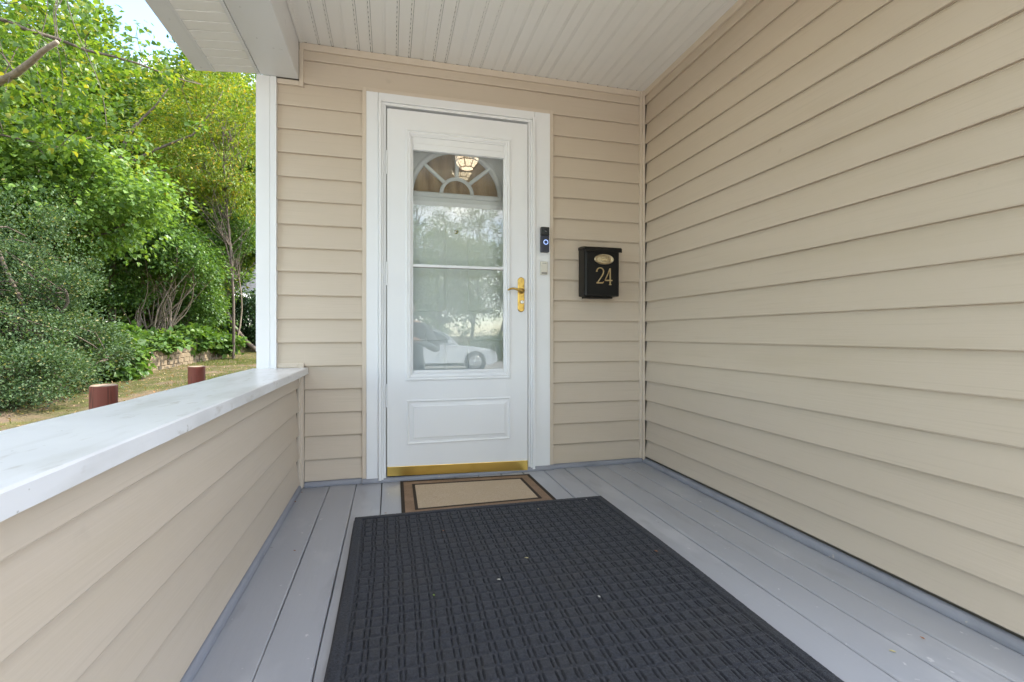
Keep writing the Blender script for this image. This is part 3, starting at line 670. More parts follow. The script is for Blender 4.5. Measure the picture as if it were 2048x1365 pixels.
# ================================================================== PORCH LIGHT (seen mirrored in the door glass)
pl = thing('porch_light', 'lit opal glass lantern with dark cames on the porch ceiling', 'ceiling light', (.63, 1.50, 2.395))
def poly(n, r, z, c=(.63, 1.50)): return [(c[0] + r * math.cos(2 * math.pi * (k + .5) / n), c[1] + r * math.sin(2 * math.pi * (k + .5) / n), z) for k in range(n)]
MB().lathe([(.08, 0), (.08, -.012), (.06, -.02)], (.63, 1.50, 2.394), 'z', 24).build('canopy', AGEDBRASS, pl)
lv_ = [(.100, 2.372), (.100, 2.285), (.058, 2.232), (.0, 2.228)]
for k in range(8):
    for (r0, z0), (r1, z1) in zip(lv_[:2], lv_[1:3]):
        A, B_ = poly(8, r0, z0), poly(8, r1, z1); MB().add([A[k], A[(k + 1) % 8], B_[(k + 1) % 8], B_[k]], [(0, 1, 2, 3)]).build('glass_panel', LAMPGLASS, pl)
A = poly(8, .058, 2.232); MB().add(A, [tuple(range(8))]).build('glass_panel', LAMPGLASS, pl)
cm = MB()
for k in range(8):
    P = [poly(8, r_ + .0015, z_) for r_, z_ in lv_[:3]]
    cm.tube([P[0][k], P[1][k], P[2][k]], .0042, 5)
    for ring_ in P: cm.tube([ring_[k], ring_[(k + 1) % 8]], .0042, 5)
cm.build('cames', BLACKM, pl)
adopt(pl)

# ================================================================== MATS
dm = thing('door_mat', 'small tan woven doormat with brown border in front of the door', 'doormat', (.42, 2.44, 0))
q = MB(); c4 = [(.050, 2.172), (.800, 2.172), (.789, 2.640), (.054, 2.690)]
WOVE = mat('woven_tan', (.52, .415, .30), .95, spec=.1, bump=((330, 330, 60), .9, .004), var=[((160, 420, 60), .45, .62, (.41, .315, .215)), ((7, 7, 3), .45, .7, (.47, .37, .255))])
WOVB = mat('woven_brown', (.27, .185, .125), .95, spec=.1, bump=((330, 330, 60), .9, .004), var=[((160, 420, 60), .45, .62, (.20, .135, .09)), ((9, 9, 3), .5, .7, (.31, .215, .145))])
BIND = mat('dark_binding', (.045, .034, .026), .9, spec=.15, bump=((260, 260, 60), .8, .003))
def quad_inset(c4_, d):
    cx = [Vector(p) for p in c4_]; out = []
    for i in range(4):
        p, a_, b_ = cx[i], cx[i - 1], cx[(i + 1) % 4]; u1 = (a_ - p).normalized(); u2 = (b_ - p).normalized(); out.append(p + (u1 + u2) * d)
    return [(v.x, v.y) for v in out]
def slab(name, outer, inner, z0, z1, m):
    if inner is None: MB().prism(outer, 'z', z0, z1).build(name, m, dm, .001); return
    vs2 = [(x, y, z) for z in (z0, z1) for r_ in (outer, inner) for x, y in r_]; fs2 = []
    for i in range(4):
        j = (i + 1) % 4; fs2 += [(8 + i, 8 + j, 12 + j, 12 + i), (i, j, 8 + j, 8 + i), (4 + i, 12 + i, 12 + j, 4 + j), (i, 4 + i, 4 + j, j)]
    MB().add(vs2, fs2).build(name, m, dm, .0008)
e1 = quad_inset(c4, .017); e2 = quad_inset(c4, .062); e3 = quad_inset(c4, .077)
slab('outer_binding', c4, e1, .0012, .0072, BIND); slab('border_band', e1, e2, .0012, .0060, WOVB); slab('inner_binding', e2, e3, .0012, .0070, BIND); slab('centre_field', e3, None, .0012, .0058, WOVE)
adopt(dm)

# big charcoal scraper mat: raised blocks as real relief
MX0, MX1, MY0, MY1 = -.152, 1.030, .56, 2.184
st = .0042; mxs_ = np.arange(MX0, MX1 + 1e-6, .0021); mys = np.arange(MY0, MY1 + 1e-6, st)
AX, AY = np.meshgrid(mxs_, mys, indexing='ij')
edge = np.minimum(np.minimum(AX - MX0, MX1 - AX), np.minimum(AY - MY0, MY1 - AY))
rowp, colp = .0465, .0455
row = np.floor((AY - MY0) / rowp); fy = (AY - MY0) / rowp - row
sh = np.array([0.0, .30, .55, .22, .70, .42]); shift = sh[(row.astype(int) % 6)] * .06
cc = (AX - MX0) / colp + shift; col_ = np.floor(cc); fx = cc - col_
def sstep(a_, b_, x): t = np.clip((x - a_) / (b_ - a_), 0, 1); return t * t * (3 - 2 * t)
jr = np.random.default_rng(8); jit = jr.uniform(-.05, .05, (400, 400))
jj = jit[np.clip(row.astype(int), 0, 399), np.clip(col_.astype(int), 0, 399)]
fx = np.clip(fx + jj * .8, 0, 1)
# a pair of narrow cuts flanks every block, shallow channels part the rows
slot_y = np.minimum(sstep(.10, .22, fy), 1 - sstep(.78, .90, fy))
cut = np.maximum(np.exp(-((fx - .15) / .048) ** 4), np.exp(-((fx - .85) / .048) ** 4)) * slot_y
chan_ = np.exp(-((fy - .03) / .075) ** 2) + np.exp(-((fy - .97) / .075) ** 2)
bar = 1 - np.minimum(sstep(.10, .20, fx), 1 - sstep(.80, .90, fx))
hgt = .0130 - .0095 * cut - .0026 * chan_ - .0012 * bar
inner = sstep(.036, .046, edge); hgt = hgt * inner + .0128 * (1 - inner) - .004 * np.exp(-((edge - .040) / .0045) ** 2)
hgt *= sstep(-.004, .010, edge) * .75 + .25
und = .0012 * np.sin(AX * 4.0 + 1) * np.sin(AY * 3.1)
Zm = .0075 + hgt + und * .5 + jr.normal(0, .00035, AX.shape)
Zm[edge < .003] = .0025
mxn, myn = AX.shape; ii = np.arange(mxn * myn).reshape(mxn, myn)
mf = np.stack([ii[:-1, :-1], ii[1:, :-1], ii[1:, 1:], ii[:-1, 1:]], -1).reshape(-1, 4)
# round the corners a touch and wave the edges
V = np.stack([AX, AY, Zm], -1).reshape(-1, 3)
V[:, 0] += .003 * np.sin(V[:, 1] * 5.0); V[:, 1] += .003 * np.sin(V[:, 0] * 4.0) - .012 * (V[:, 0] - MX0)
MATF = bpy.data.materials.new('charcoal_carpet'); MATF.use_nodes = True
def carpet(m):
    n = m.node_tree; p = n.nodes['Principled BSDF']; geo = n.nodes.new('ShaderNodeNewGeometry')
    def nz(s, d=3):
        t = n.nodes.new('ShaderNodeTexNoise'); t.inputs['Scale'].default_value = s; t.inputs['Detail'].default_value = d; n.links.new(geo.outputs['Position'], t.inputs['Vector']); return t
    a_ = nz(620, 2); b_ = nz(5, 4); c_ = nz(170, 3)
    r1 = n.nodes.new('ShaderNodeValToRGB'); e = r1.color_ramp.elements; e[0].position = .33; e[0].color = (.006, .0062, .0072, 1); e[1].position = .72; e[1].color = (.052, .056, .070, 1)
    ma = n.nodes.new('ShaderNodeMix'); ma.data_type = 'FLOAT'; ma.inputs['Factor'].default_value = .45
    n.links.new(a_.outputs['Fac'], ma.inputs['A']); n.links.new(c_.outputs['Fac'], ma.inputs['B']); n.links.new(ma.outputs['Result'], r1.inputs['Fac'])
    x = n.nodes.new('ShaderNodeMix'); x.data_type = 'RGBA'; x.blend_type = 'MIX'; x.inputs['B'].default_value = (.032, .031, .031, 1)
    mr = n.nodes.new('ShaderNodeMapRange'); mr.inputs['From Min'].default_value = .5; mr.inputs['From Max'].default_value = .75; mr.inputs['To Max'].default_value = .55
    n.links.new(b_.outputs['Fac'], mr.inputs['Value']); n.links.new(mr.outputs[0], x.inputs['Factor']); n.links.new(r1.outputs['Color'], x.inputs['A']); n.links.new(x.outputs['Result'], p.inputs['Base Color'])
    p.inputs['Roughness'].default_value = .95; p.inputs['Specular IOR Level'].default_value = .15; p.inputs['Sheen Weight'].default_value = .1
    bu = n.nodes.new('ShaderNodeBump'); bu.inputs['Strength'].default_value = .9; bu.inputs['Distance'].default_value = .003; n.links.new(ma.outputs['Result'], bu.inputs['Height']); n.links.new(bu.outputs[0], p.inputs['Normal'])
carpet(MATF)
fm = thing('floor_mat', 'large charcoal carpet scraper mat with raised square blocks', 'mat', (.44, 1.28, 0))
np_mesh('carpet', V, mf, MATF, fm, smooth=True)
q = MB(); q.box(MX0 + .001, MX1 - .001, MY0, MY1 - .002, .0016, .0030); q.build('rubber_backing', RUBBER, fm)
adopt(fm)

# ================================================================== LITTER on mat and floor
def flake(x, y, z, s, ang, m, label, group):
    c_, s_ = math.cos(ang), math.sin(ang); pts = [(0, -1, 0), (.55, -.1, .16), (.30, .6, .22), (0, 1.1, .05), (-.35, .5, .2), (-.5, -.2, .12)]
    v2 = [(x + s * (p[0] * c_ - p[1] * s_), y + s * (p[0] * s_ + p[1] * c_), z + s * p[2]) for p in pts]
    o_ = MB().add(v2, [(0, 1, 2, 3), (0, 3, 4, 5)]).build('leaf_fragment', m, None); so_ = o_.modifiers.new('thickness', 'SOLIDIFY'); so_.thickness = .0006
    tag(o_, label, 'leaf', group)
PALE = mat('pale_chip', (.55, .53, .48), .8); STRAW = mat('straw', (.50, .43, .22), .8); RUST = mat('rust_leaf', (.30, .12, .04), .8); GREENL = mat('green_bit', (.18, .28, .05), .7)
for (x, y, s_, a_, m_, lab) in [(.475, 1.62, .010, 1.3, STRAW, 'straw-coloured fragment near the middle of the charcoal mat'), (.345, 1.50, .009, 1.5, PALE, 'pale chip left of the middle of the charcoal mat'), (.62, 1.325, .008, .4, PALE, 'pale chip right of the middle of the charcoal mat'),
        (.955, 1.55, .009, .7, RUST, 'rusty leaf fragment by the right edge of the charcoal mat'), (.925, 2.12, .007, .5, PALE, 'pale chip at the far right corner of the charcoal mat'), (.66, 2.06, .006, 1.2, STRAW, 'straw-coloured fragment on the charcoal mat below the doormat corner'),
        (.13, 1.46, .008, .3, GREENL, 'green leaf bit on the left part of the charcoal mat'), (.21, 1.93, .006, .9, RUST, 'rusty speck on the far left part of the charcoal mat'), (-.02, 2.186, .007, 1.5, RUST, 'rusty fragment on the far edge of the charcoal mat')]:
    flake(x, y, .0215, s_ * .7, a_, m_, lab, 'leaf bits on the mat')
for (x, y, s_, a_, m_, lab) in [(-.452, 2.50, .009, .4, RUST, 'rusty leaf fragment by the half wall moulding'), (-.352, 1.935, .007, 1.1, RUST, 'rusty leaf fragment on the leftmost floorboard'), (1.47, 1.87, .010, .6, STRAW, 'yellowish leaf fragment beside the right wall moulding'),
        (1.262, .93, .010, .9, STRAW, 'yellowish leaf fragment in a floor seam at bottom right'), (1.395, .95, .008, .2, RUST, 'rusty leaf fragment in a floor seam at bottom right'), (1.35, 2.42, .005, .5, PALE, 'pale chip on the floor below the mailbox'), (-.445, 2.64, .008, 2.0, RUST, 'rusty leaf fragment in the corner under the half wall end')]:
    flake(x, y, .003, s_ * .75, a_, m_, lab, 'leaf bits on the floor')

# ================================================================== YARD: posts, wall, shed
def gz(x, y): return float(ground_z(x, y))
def bollard(x, y, top, r_, label):
    z0 = gz(x, y) - .15; t = thing('bollard', label, 'post', (x, y, z0 + .15), 'red posts beside the porch')
    n = 28; prof = [(r_ * 1.0, z0), (r_ * 1.0, top - .012), (r_ * .985, top - .004)]
    q_ = MB(); q_.lathe([(r, h) for r, h in prof], (x, y, 0), 'z', n)
    v2 = []
    for v in q_.v:
        a2 = math.atan2(v[1] - y, v[0] - x); k_ = 1 + .012 * math.sin(3 * a2 + x) + .008 * math.sin(7 * a2); v2.append((x + (v[0] - x) * k_, y + (v[1] - y) * k_, v[2] + .004 * math.cos(a2 - 1)))
    q_.v = v2; q_.build('shaft', RED, t, smooth=False)
    MB().lathe([(r_ * .975, top - .0035), (r_ * .90, top + .003), (0, top + .004)], (x, y, 0), 'z', n).build('cut_top', CUTWOOD, t)
    adopt(t)
bollard(-2.46, 4.94, .375, .0985, 'red stained round wooden post nearer the porch cap')
bollard(-2.50, 7.12, .400, .0985, 'red stained round wooden post further back, near the white corner post')

BLK = mat('retaining_block', (.26, .195, .125), .95, spec=.15, bump=(28, 1.0, .02), var=[(7, .4, .7, (.20, .15, .095)), (2.0, .5, .7, (.21, .17, .105)), (30, .58, .7, (.15, .12, .08))])
rt = thing('retaining_wall', 'low curved wall of rough tan concrete blocks below the shrubs', 'retaining wall', (-5.9, 15, -.1))
path = []
for k in range(61):
    t = k / 60; path.append(Vector((-6.05 + .42 * t ** 2 - .25 * (1 - t) ** 2, 10.6 + 8.0 * t, 0)))
blen = .30; cum = [0]
for a_, b_ in zip(path[:-1], path[1:]): cum.append(cum[-1] + (b_ - a_).length)
def at(s_):
    for k in range(60):
        if cum[k + 1] >= s_: f_ = (s_ - cum[k]) / (cum[k + 1] - cum[k]); return path[k].lerp(path[k + 1], f_), (path[k + 1] - path[k]).normalized()
    return path[-1], (path[-1] - path[-2]).normalized()
br = random.Random(11)
for rw_ in range(4):
    s_ = (blen / 2 if rw_ % 2 else 0)
    while s_ + blen < cum[-1]:
        c_, d_ = at(s_ + blen / 2); n_2 = Vector((d_.y, -d_.x, 0)); L2 = blen / 2 - .006; zg = gz(-5.2, c_.y) - .06 + rw_ * .135
        pr_ = br.uniform(-.012, .012); f0 = .035 + pr_
        loc2 = []
        for z in (zg, zg + .129):
            loc2 += [c_ - d_ * L2 - n_2 * .1, c_ + d_ * L2 - n_2 * .1, c_ + d_ * (L2 - .004) + n_2 * f0, c_ + d_ * L2 * .4 + n_2 * (f0 + .022 + br.uniform(-.006, .006)), c_ - d_ * L2 * .4 + n_2 * (f0 + .022 + br.uniform(-.006, .006)), c_ - d_ * (L2 - .004) + n_2 * f0]
            loc2 = [Vector((p.x, p.y, p.z)) for p in loc2]
            for p in loc2[-6:]: p.z = z + br.uniform(-.003, .003)
        for p in loc2: p.x += .018 * -rw_
        MB().add(loc2, [tuple(range(6)), tuple(range(11, 5, -1))] + [(i, 6 + i, 6 + (i + 1) % 6, (i + 1) % 6) for i in range(6)]).build('block', BLK, rt, .006, seg=1)
        s_ += blen
adopt(rt)

shd = thing('shed', 'small pale shed with grey shingled roof beyond the shrubs', 'shed', (-5.3, 28, 0))
SHW = mat('shed_wall', (.45, .47, .50), .8)
z0 = gz(-5, 27) - .2
bx('wall', SHW, shd, -7.0, -2.2, 27.0, 31, z0, 3.05, 0)
q = MB(); q.prism([(26.55, 2.98), (29.0, 4.9), (31.45, 2.98), (31.45, 3.10), (29.0, 5.05), (26.55, 3.10)], 'x', -7.45, -1.8); q.build('roof', SHINGLE, shd)
bx('fascia', HOUSEW, shd, -7.45, -1.8, 26.50, 26.548, 2.90, 3.10, 0)
adopt(shd)

# ================================================================== VEGETATION
def leaf_arrays(rg, pos, out, size, shape, flat=.5, aspect=.55, droop=.25):
    """pos (N,3) leaf bases, out (N,3) preferred growth directions; returns verts, faces"""
    N_ = len(pos); d = out + rg.normal(0, .55, (N_, 3)); d[:, 2] -= droop; d /= np.linalg.norm(d, axis=1, keepdims=True) + 1e-9
    up = np.array([0, 0, 1.0]) * flat + rg.normal(0, .45, (N_, 3)) + out * .35
    s_ = np.cross(up, d); s_ /= np.linalg.norm(s_, axis=1, keepdims=True) + 1e-9; n_ = np.cross(d, s_)
    L_ = size * rg.uniform(.65, 1.25, (N_, 1)); W_ = L_ * aspect
    if shape == 'oval': T = np.array([(0, 0, 0), (.45, .5, .10), (1, 0, -.06), (.45, -.5, .10)])
    else: T = np.array([(0, 0, 0), (.02, .46, .06), (.45, .50, .10), (1, 0, -.10), (.45, -.50, .10), (.02, -.46, .06)])
    k = len(T); V_ = pos[:, None, :] + d[:, None, :] * (T[None, :, 0:1] * L_[:, None, :]) + s_[:, None, :] * (T[None, :, 1:2] * W_[:, None, :]) + n_[:, None, :] * (T[None, :, 2:3] * L_[:, None, :])
    V_ = V_.reshape(-1, 3); base = (np.arange(N_) * k)[:, None]
    F = np.concatenate([base + np.array([[0, 1, 2]]), base + np.array([[0, 2, 3]])]) if shape == 'oval' else np.concatenate([base + np.array([[0, 1, 2, 3]]), base + np.array([[0, 3, 4, 5]])])
    return V_, F
def clumps(rg, c, r, n, shell=.5, lump=.35, gap=.15):
    """clump centres spread through an uneven ellipsoid"""
    u = rg.normal(0, 1, (n * 2, 3)); u /= np.linalg.norm(u, axis=1, keepdims=True)
    ph = rg.uniform(0, 6.28, 6)
    bump_ = 1 + lump * (np.sin(u[:, 0] * 3.1 + ph[0]) * np.sin(u[:, 1] * 2.7 + ph[1]) + .6 * np.sin(u[:, 2] * 4.3 + ph[2] + u[:, 0] * 2)) * .7
    rad = rg.uniform(shell ** 3, 1, (n * 2, 1)) ** (1 / 3) * bump_[:, None]
    keep = (np.sin(u[:, 0] * 5 + ph[3]) * np.sin(u[:, 1] * 5 + ph[4]) * np.sin(u[:, 2] * 5 + ph[5])) > -1 + gap * 3.2
    keep |= rg.uniform(0, 1, n * 2) > gap * 2
    p = (u * rad)[keep][:n]
    return np.array(c) + p * np.array(r), p
def crown(rg, cen, dirs, per, csize, leaf, shape, aspect=.55, flat=.5, droop=.25, squash=.6):
    n = len(cen); N_ = n * per; off = rg.normal(0, 1, (N_, 3)) * np.array([1, 1, squash]); off /= (1 + .25 * np.linalg.norm(off, axis=1, keepdims=True))
    cs = csize * rg.uniform(.45, 1.6, (n, 1)); pos = np.repeat(cen, per, 0) + off * np.repeat(cs, per, 0)
    out = np.repeat(dirs, per, 0) * .6 + off * .5
    return leaf_arrays(rg, pos, out, leaf, shape, flat, aspect, droop)
def limb(mb_, rg, p0, p1, r0, r1, sag=.12, n=5, sides=5, bend=1.0):
    p0 = Vector(p0); p1 = Vector(p1); L_ = (p1 - p0).length; pts = []; rr_ = []
    b1 = Vector(rg.normal(0, 1, 3)) * L_ * .07 * bend; b2 = Vector(rg.normal(0, 1, 3)) * L_ * .05 * bend
    for k in range(n + 1):
        t = k / n; p = p0.lerp(p1, t) + b1 * math.sin(t * math.pi) + b2 * math.sin(t * 2 * math.pi) + Vector((0, 0, sag * L_ * math.sin(t * math.pi))); pts.append(p); rr_.append(r0 + (r1 - r0) * t)
    mb_.tube(pts, rr_, sides, cap=False); return pts
def tree(name, label, cat, base, h, c, r, n, per, csize, leaf, lm, shape='oval', trunk=.16, bark=BARK, seed=0, group=None, aspect=.55, gap=.15, shell=.5, nb=26, flat=.5, droop=.25, stems=1, lump=.35, low=.25, squash=.6, bend=1.0):
    rg = np.random.default_rng(seed); x, y = base; z = gz(x, y); t = thing(name, label, cat, (x, y, z), group)
    cen, dirs = clumps(rg, c, r, n, shell, lump, gap)
    V_, F = crown(rg, cen, dirs, per, csize, leaf, shape, aspect, flat, droop, squash); np_mesh('crown', V_, F, lm, t)
    tm = MB(); bm2 = MB(); tips = []
    for s_ in range(stems):
        top = Vector((c[0], c[1], c[2] + r[2] * .55)) if stems == 1 else Vector(cen[rg.integers(len(cen))])
        b0 = Vector((x, y, z - .1)) + (Vector((0, 0, 0)) if stems == 1 else Vector((*rg.normal(0, .22, 2), 0)))
        tips.append(limb(tm, rg, b0, top, trunk * (1 if stems == 1 else rg.uniform(.6, 1.1)), trunk * .25, 0.02, 9, 8, bend))
    tm.build('trunk', bark, t, smooth=True)
    order = rg.permutation(len(cen))[:nb]
    for k in order:
        tp = tips[rg.integers(len(tips))]; cz = cen[k][2]; f = min(.95, max(low, (cz - z) / max(.1, (tp[-1].z - z)) - rg.uniform(.1, .3))); p = tp[int(f * (len(tp) - 1))]
        limb(bm2, rg, p, cen[k], trunk * .28, trunk * .05, .06, 5, 5)
    if nb: bm2.build('branches', bark, t, smooth=True)
    adopt(t); return t

G1 = 'tall trees behind the yard'
# tall trees far behind
tree('tall_tree', 'tallest broadleaf tree at the left edge behind the bush', 'tree', (-17.0, 25.0), 17, (-16.6, 24.6, 10.0), (5.0, 4.5, 6.0), 280, 130, .75, .25, L_TREE, seed=21, group=G1, trunk=.28, gap=.2)
tree('tall_tree', 'tall bright green tree under the blue sky gap at far left', 'tree', (-17.9, 30.5), 18, (-17.5, 30.0, 11.5), (4.6, 4.0, 6.5), 230, 130, .8, .26, L_TREE, seed=22, group=G1, trunk=.26, gap=.2)
tree('tall_tree', 'tall green tree straight behind the heart-leaved tree', 'tree', (-12.2, 22.7), 12, (-12.2, 22.6, 6.4), (3.6, 3.2, 4.3), 260, 130, .62, .23, L_TREE, seed=23, group=G1, trunk=.22)
tree('tall_tree', 'open green tree below the white cloud patch', 'tree', (-11.4, 26.5), 12, (-11.2, 26.2, 8.8), (3.6, 3.2, 5.6), 250, 110, .62, .22, L_TREE, seed=24, group=G1, trunk=.2, gap=.28)
tree('tall_tree', 'tall bright tree whose top meets the eave', 'tree', (-7.6, 23.2), 15, (-7.3, 23.2, 8.6), (2.0, 2.6, 5.6), 240, 130, .62, .22, L_TREE, seed=25, group=G1, trunk=.2, gap=.2)
tree('tall_tree', 'distant tall tree seen faintly through the sky gap', 'tree', (-15.5, 36.0), 16, (-15.5, 36.0, 8.0), (5.0, 4.0, 5.5), 200, 110, .9, .32, L_DEEP, seed=26, group=G1, trunk=.25, gap=.2)
tree('tall_tree', 'deep green tree rising behind the shed', 'tree', (-5.2, 33.5), 15, (-5.2, 33.5, 9.0), (5.4, 3.5, 6.8), 260, 120, .85, .30, L_DEEP, seed=27, group=G1, trunk=.25)
tree('yellow_green_tree', 'yellow-green layered tree with amber tips beside the white corner post', 'tree', (-5.1, 17.6), 9, (-5.3, 17.2, 7.0), (1.9, 1.6, 2.3), 200, 110, .36, .12, L_YEL, seed=28, trunk=.05, bend=.2, bark=BARK, aspect=.34, squash=.35, nb=60, flat=.8, gap=.22)
bt = thing('bare_branched_tree', 'twisted sparse tree whose bare branches show before the foliage', 'tree', (-7.9, 16.2, gz(-7.9, 16.2)))
poly_limb_pts = [[(-7.9, 16.2, gz(-7.9, 16.2) - .1), (-7.75, 16.0, 2.6), (-7.6, 15.9, 4.6), (-7.48, 15.89, 6.08), (-7.39, 15.97, 6.52), (-7.2, 16.02, 6.92), (-7.04, 16.08, 7.19), (-6.73, 16.11, 7.6), (-6.56, 16.17, 7.97), (-6.34, 16.21, 8.37)],
                 [(-7.6, 15.88, 4.9), (-7.18, 15.81, 5.81), (-6.63, 15.77, 6.16), (-6.16, 15.75, 6.42), (-5.63, 15.72, 6.69), (-5.28, 15.73, 7.23), (-5.05, 15.77, 7.6), (-4.86, 15.83, 8.16)],
                 [(-7.55, 15.85, 4.7), (-6.82, 15.72, 5.5), (-6.29, 15.68, 5.58), (-5.9, 15.68, 5.77)]]
for k_, (pp_, r_) in enumerate(zip(poly_limb_pts, (.085, .05, .03))):
    q = MB(); n = len(pp_); q.tube(pp_, [r_ + (.010 - r_) * i / (n - 1) for i in range(n)], 7); q.build('trunk' if k_ == 0 else 'limb', BARK, bt, smooth=True)
rg = np.random.default_rng(33); cen = np.array([Vector(p) + Vector(rg.normal(0, .28, 3)) for l in poly_limb_pts for p in l[3:] for _ in range(3)]); V_, F = crown(rg, cen, rg.normal(0, .4, cen.shape), 36, .25, .10, 'oval', .5, .8, .3); np_mesh('crown', V_, F, L_YEL, bt)
adopt(bt)
G2 = 'understory trees along the bank'
for i, (x, y, h_, rx, lab, lm) in enumerate([
        (-14.6, 20.6, 5.6, 2.3, 'dense understory tree at the left edge behind the dark bush', L_DEEP), (-12.0, 20.0, 6.0, 2.2, 'dense understory tree above the dark bush', L_TREE),
        (-9.9, 20.6, 6.4, 2.1, 'dense understory tree behind the leggy shrub, on its left', L_DEEP), (-8.4, 20.2, 6.8, 1.9, 'dense understory tree directly behind the leggy shrub', L_TREE),
        (-7.9, 21.0, 6.6, 1.35, 'dense understory tree behind the slim bare trunk', L_DEEP), (-5.2, 21.8, 6.6, 1.8, 'dense understory tree touching the white corner post', L_TREE), (-8.9, 27.0, 6.4, 1.5, 'dense understory tree just left of the shed', L_DEEP)]):
    tree('understory_tree', lab, 'tree', (x, y), h_, (x, y, h_ * .52 if i != 5 else 6.6), (rx, 1.7, h_ * .46 if i != 5 else 2.5), 200, 120, .46, .155, lm, seed=40 + i, group=G2, trunk=.09, nb=26, shell=.35)
# the wood goes on along the open side of the yard, left of the view
for i, (x, y, h_, rx, lab) in enumerate([(-14.0, 14.5, 9.0, 3.0, 'broad yard tree left of the dark bush'), (-15.0, 8.5, 10.0, 3.4, 'tall yard tree facing the middle of the half wall'), (-14.5, 2.0, 9.0, 3.2, 'broad yard tree facing the front of the half wall'), (-17.0, 19.5, 11.0, 3.2, 'tall yard tree further back at the far left')]):
    tree('yard_tree', lab, 'tree', (x, y), h_, (x, y, h_ * .52), (rx, rx, h_ * .46), 190, 100, .7, .21, L_TREE if i % 2 else L_DEEP, seed=140 + i, group='yard trees left of the view', trunk=.2, nb=24)
# near tree at the left, its limbs crossing the sky
nt_ = thing('overhanging_tree', 'tree at far left whose long bare limb crosses the sky', 'tree', (-9.6, 11.2, gz(-9.6, 11.2)))
rg = np.random.default_rng(60); q = MB()
limb(q, rg, (-9.6, 11.2, gz(-9.6, 11.2) - .1), (-9.0, 10.9, 7.6), .20, .10, .02, 9, 10, .3); q.build('trunk', BARK, nt_, smooth=True)
def poly_limb(name, pts, r0, r1, m, parent, sides=8):
    q_ = MB(); pts = [Vector(p) for p in pts]; n = len(pts); q_.tube(pts, [r0 + (r1 - r0) * i / (n - 1) for i in range(n)], sides); q_.build(name, m, parent, smooth=True); return pts
LA = poly_limb('limb', [(-9.3, 11.1, 3.6), (-7.6, 10.5, 4.65), (-6.36, 9.81, 5.09), (-6.04, 9.63, 5.16), (-5.72, 9.44, 5.29), (-5.45, 9.27, 5.42), (-5.15, 9.08, 5.50)], .075, .034, BARKL, nt_)
LB = poly_limb('limb', [(-9.0, 11.0, 7.2), (-7.9, 10.5, 6.7), (-6.9, 10.1, 6.35), (-6.44, 9.94, 6.21), (-6.17, 10.16, 6.19), (-5.88, 10.37, 6.22), (-5.55, 10.57, 6.18), (-5.17, 10.76, 6.22), (-4.88, 10.98, 6.25), (-4.57, 11.19, 6.23), (-4.23, 11.39, 6.22), (-3.99, 11.61, 6.28)], .045, .010, BARK, nt_)
LC = poly_limb('limb', [(-9.2, 10.9, 4.9), (-8.0, 10.8, 4.7), (-7.0, 10.9, 4.55), (-6.2, 11.0, 4.45)], .035, .010, BARK, nt_)
tw = MB(); cen = []
for P_ in (LA[1:4], LB[1:], LC[1:]):
    for p in P_:
        for _ in range(3 if P_[0].x < -7 and P_ is not LB[1:] and P_[0].z < 6 else 1):
            e = p + Vector((*rg.normal(0, .45, 2), rg.normal(.25, .45))); limb(tw, rg, p, e, .010, .004, .05, 3, 4); cen.append(e)
for _ in range(70): cen.append(Vector((rg.uniform(-9.6, -6.0), rg.uniform(9.6, 12.5), rg.uniform(5.6, 8.6))))
for _ in range(26): cen.append(Vector((rg.uniform(-8.8, -5.2), rg.uniform(10.0, 12.2), rg.uniform(4.0, 5.6))))
tag(tw.build('twigs', BARK, nt_, smooth=True), kind='stuff')
cen = np.array([tuple(p) for p in cen]); dirs = rg.normal(0, .5, cen.shape); V_, F = crown(rg, cen, dirs, 46, .26, .105, 'heart', .72, .7, .35); np_mesh('crown', V_, F, L_TREE, nt_)
adopt(nt_)
# hanging vines
for i, (x, y, zt, zb, lab) in enumerate([(-5.93, 10.11, 7.1, 4.9, 'leftmost thin vine hanging in front of the bare limb'), (-5.74, 10.06, 7.1, 5.7, 'thin vine hanging at the sawn end of the bare limb'), (-5.65, 10.04, 7.1, 4.9, 'thin vine hanging just right of the sawn limb'), (-5.55, 10.0, 7.0, 4.5, 'longest thin vine slanting down towards the leggy shrub')]):
    q = MB(); pts = [(x + .05 * math.sin(t * 7 + i) + (.10 if i < 3 else .65) * t * (1 if i % 2 else -.4), y + .04 * math.cos(t * 5 + i), zt + (zb - zt) * t) for t in np.linspace(0, 1, 16)]
    q.tube(pts, [.0075 - .003 * k / 15 for k in range(16)], 5); tag(q.build('hanging_vine', BARK, None, smooth=True), lab, 'vine', 'vines hanging from the canopy')
# heart-leaved tree over the bush
tree('heart_leaved_tree', 'tree with large pale heart-shaped leaves above the dark bush', 'tree', (-7.9, 12.6), 6, (-7.3, 12.2, 3.75), (2.3, 1.6, 1.25), 260, 80, .34, .100, L_HEART, 'heart', seed=61, trunk=.11, bark=BARK, aspect=.85, nb=46, flat=.9, droop=.45, gap=.2, squash=.55, low=.45)
# dark small-leaved bush
tree('small_leaved_bush', 'large rounded bush with tiny dark glossy leaves at the left', 'bush', (-6.0, 10.0), 3, (-6.65, 10.2, 1.12), (1.75, 1.55, 1.72), 400, 190, .20, .052, L_BUSH, seed=62, trunk=.05, bark=BARK, stems=6, nb=60, shell=.62, gap=.30, flat=.4, lump=.62, droop=-.15, squash=.7)
tree('small_leaved_bush', 'low outlying part of dark small-leaved bush nearest the porch', 'bush', (-5.6, 8.4), 1.4, (-5.7, 8.5, .22), (1.25, .75, .62), 150, 130, .15, .048, L_BUSH, seed=63, trunk=.03, bark=BARK, stems=4, nb=30, shell=.5, gap=.2, flat=.4, lump=.4, droop=-.1)
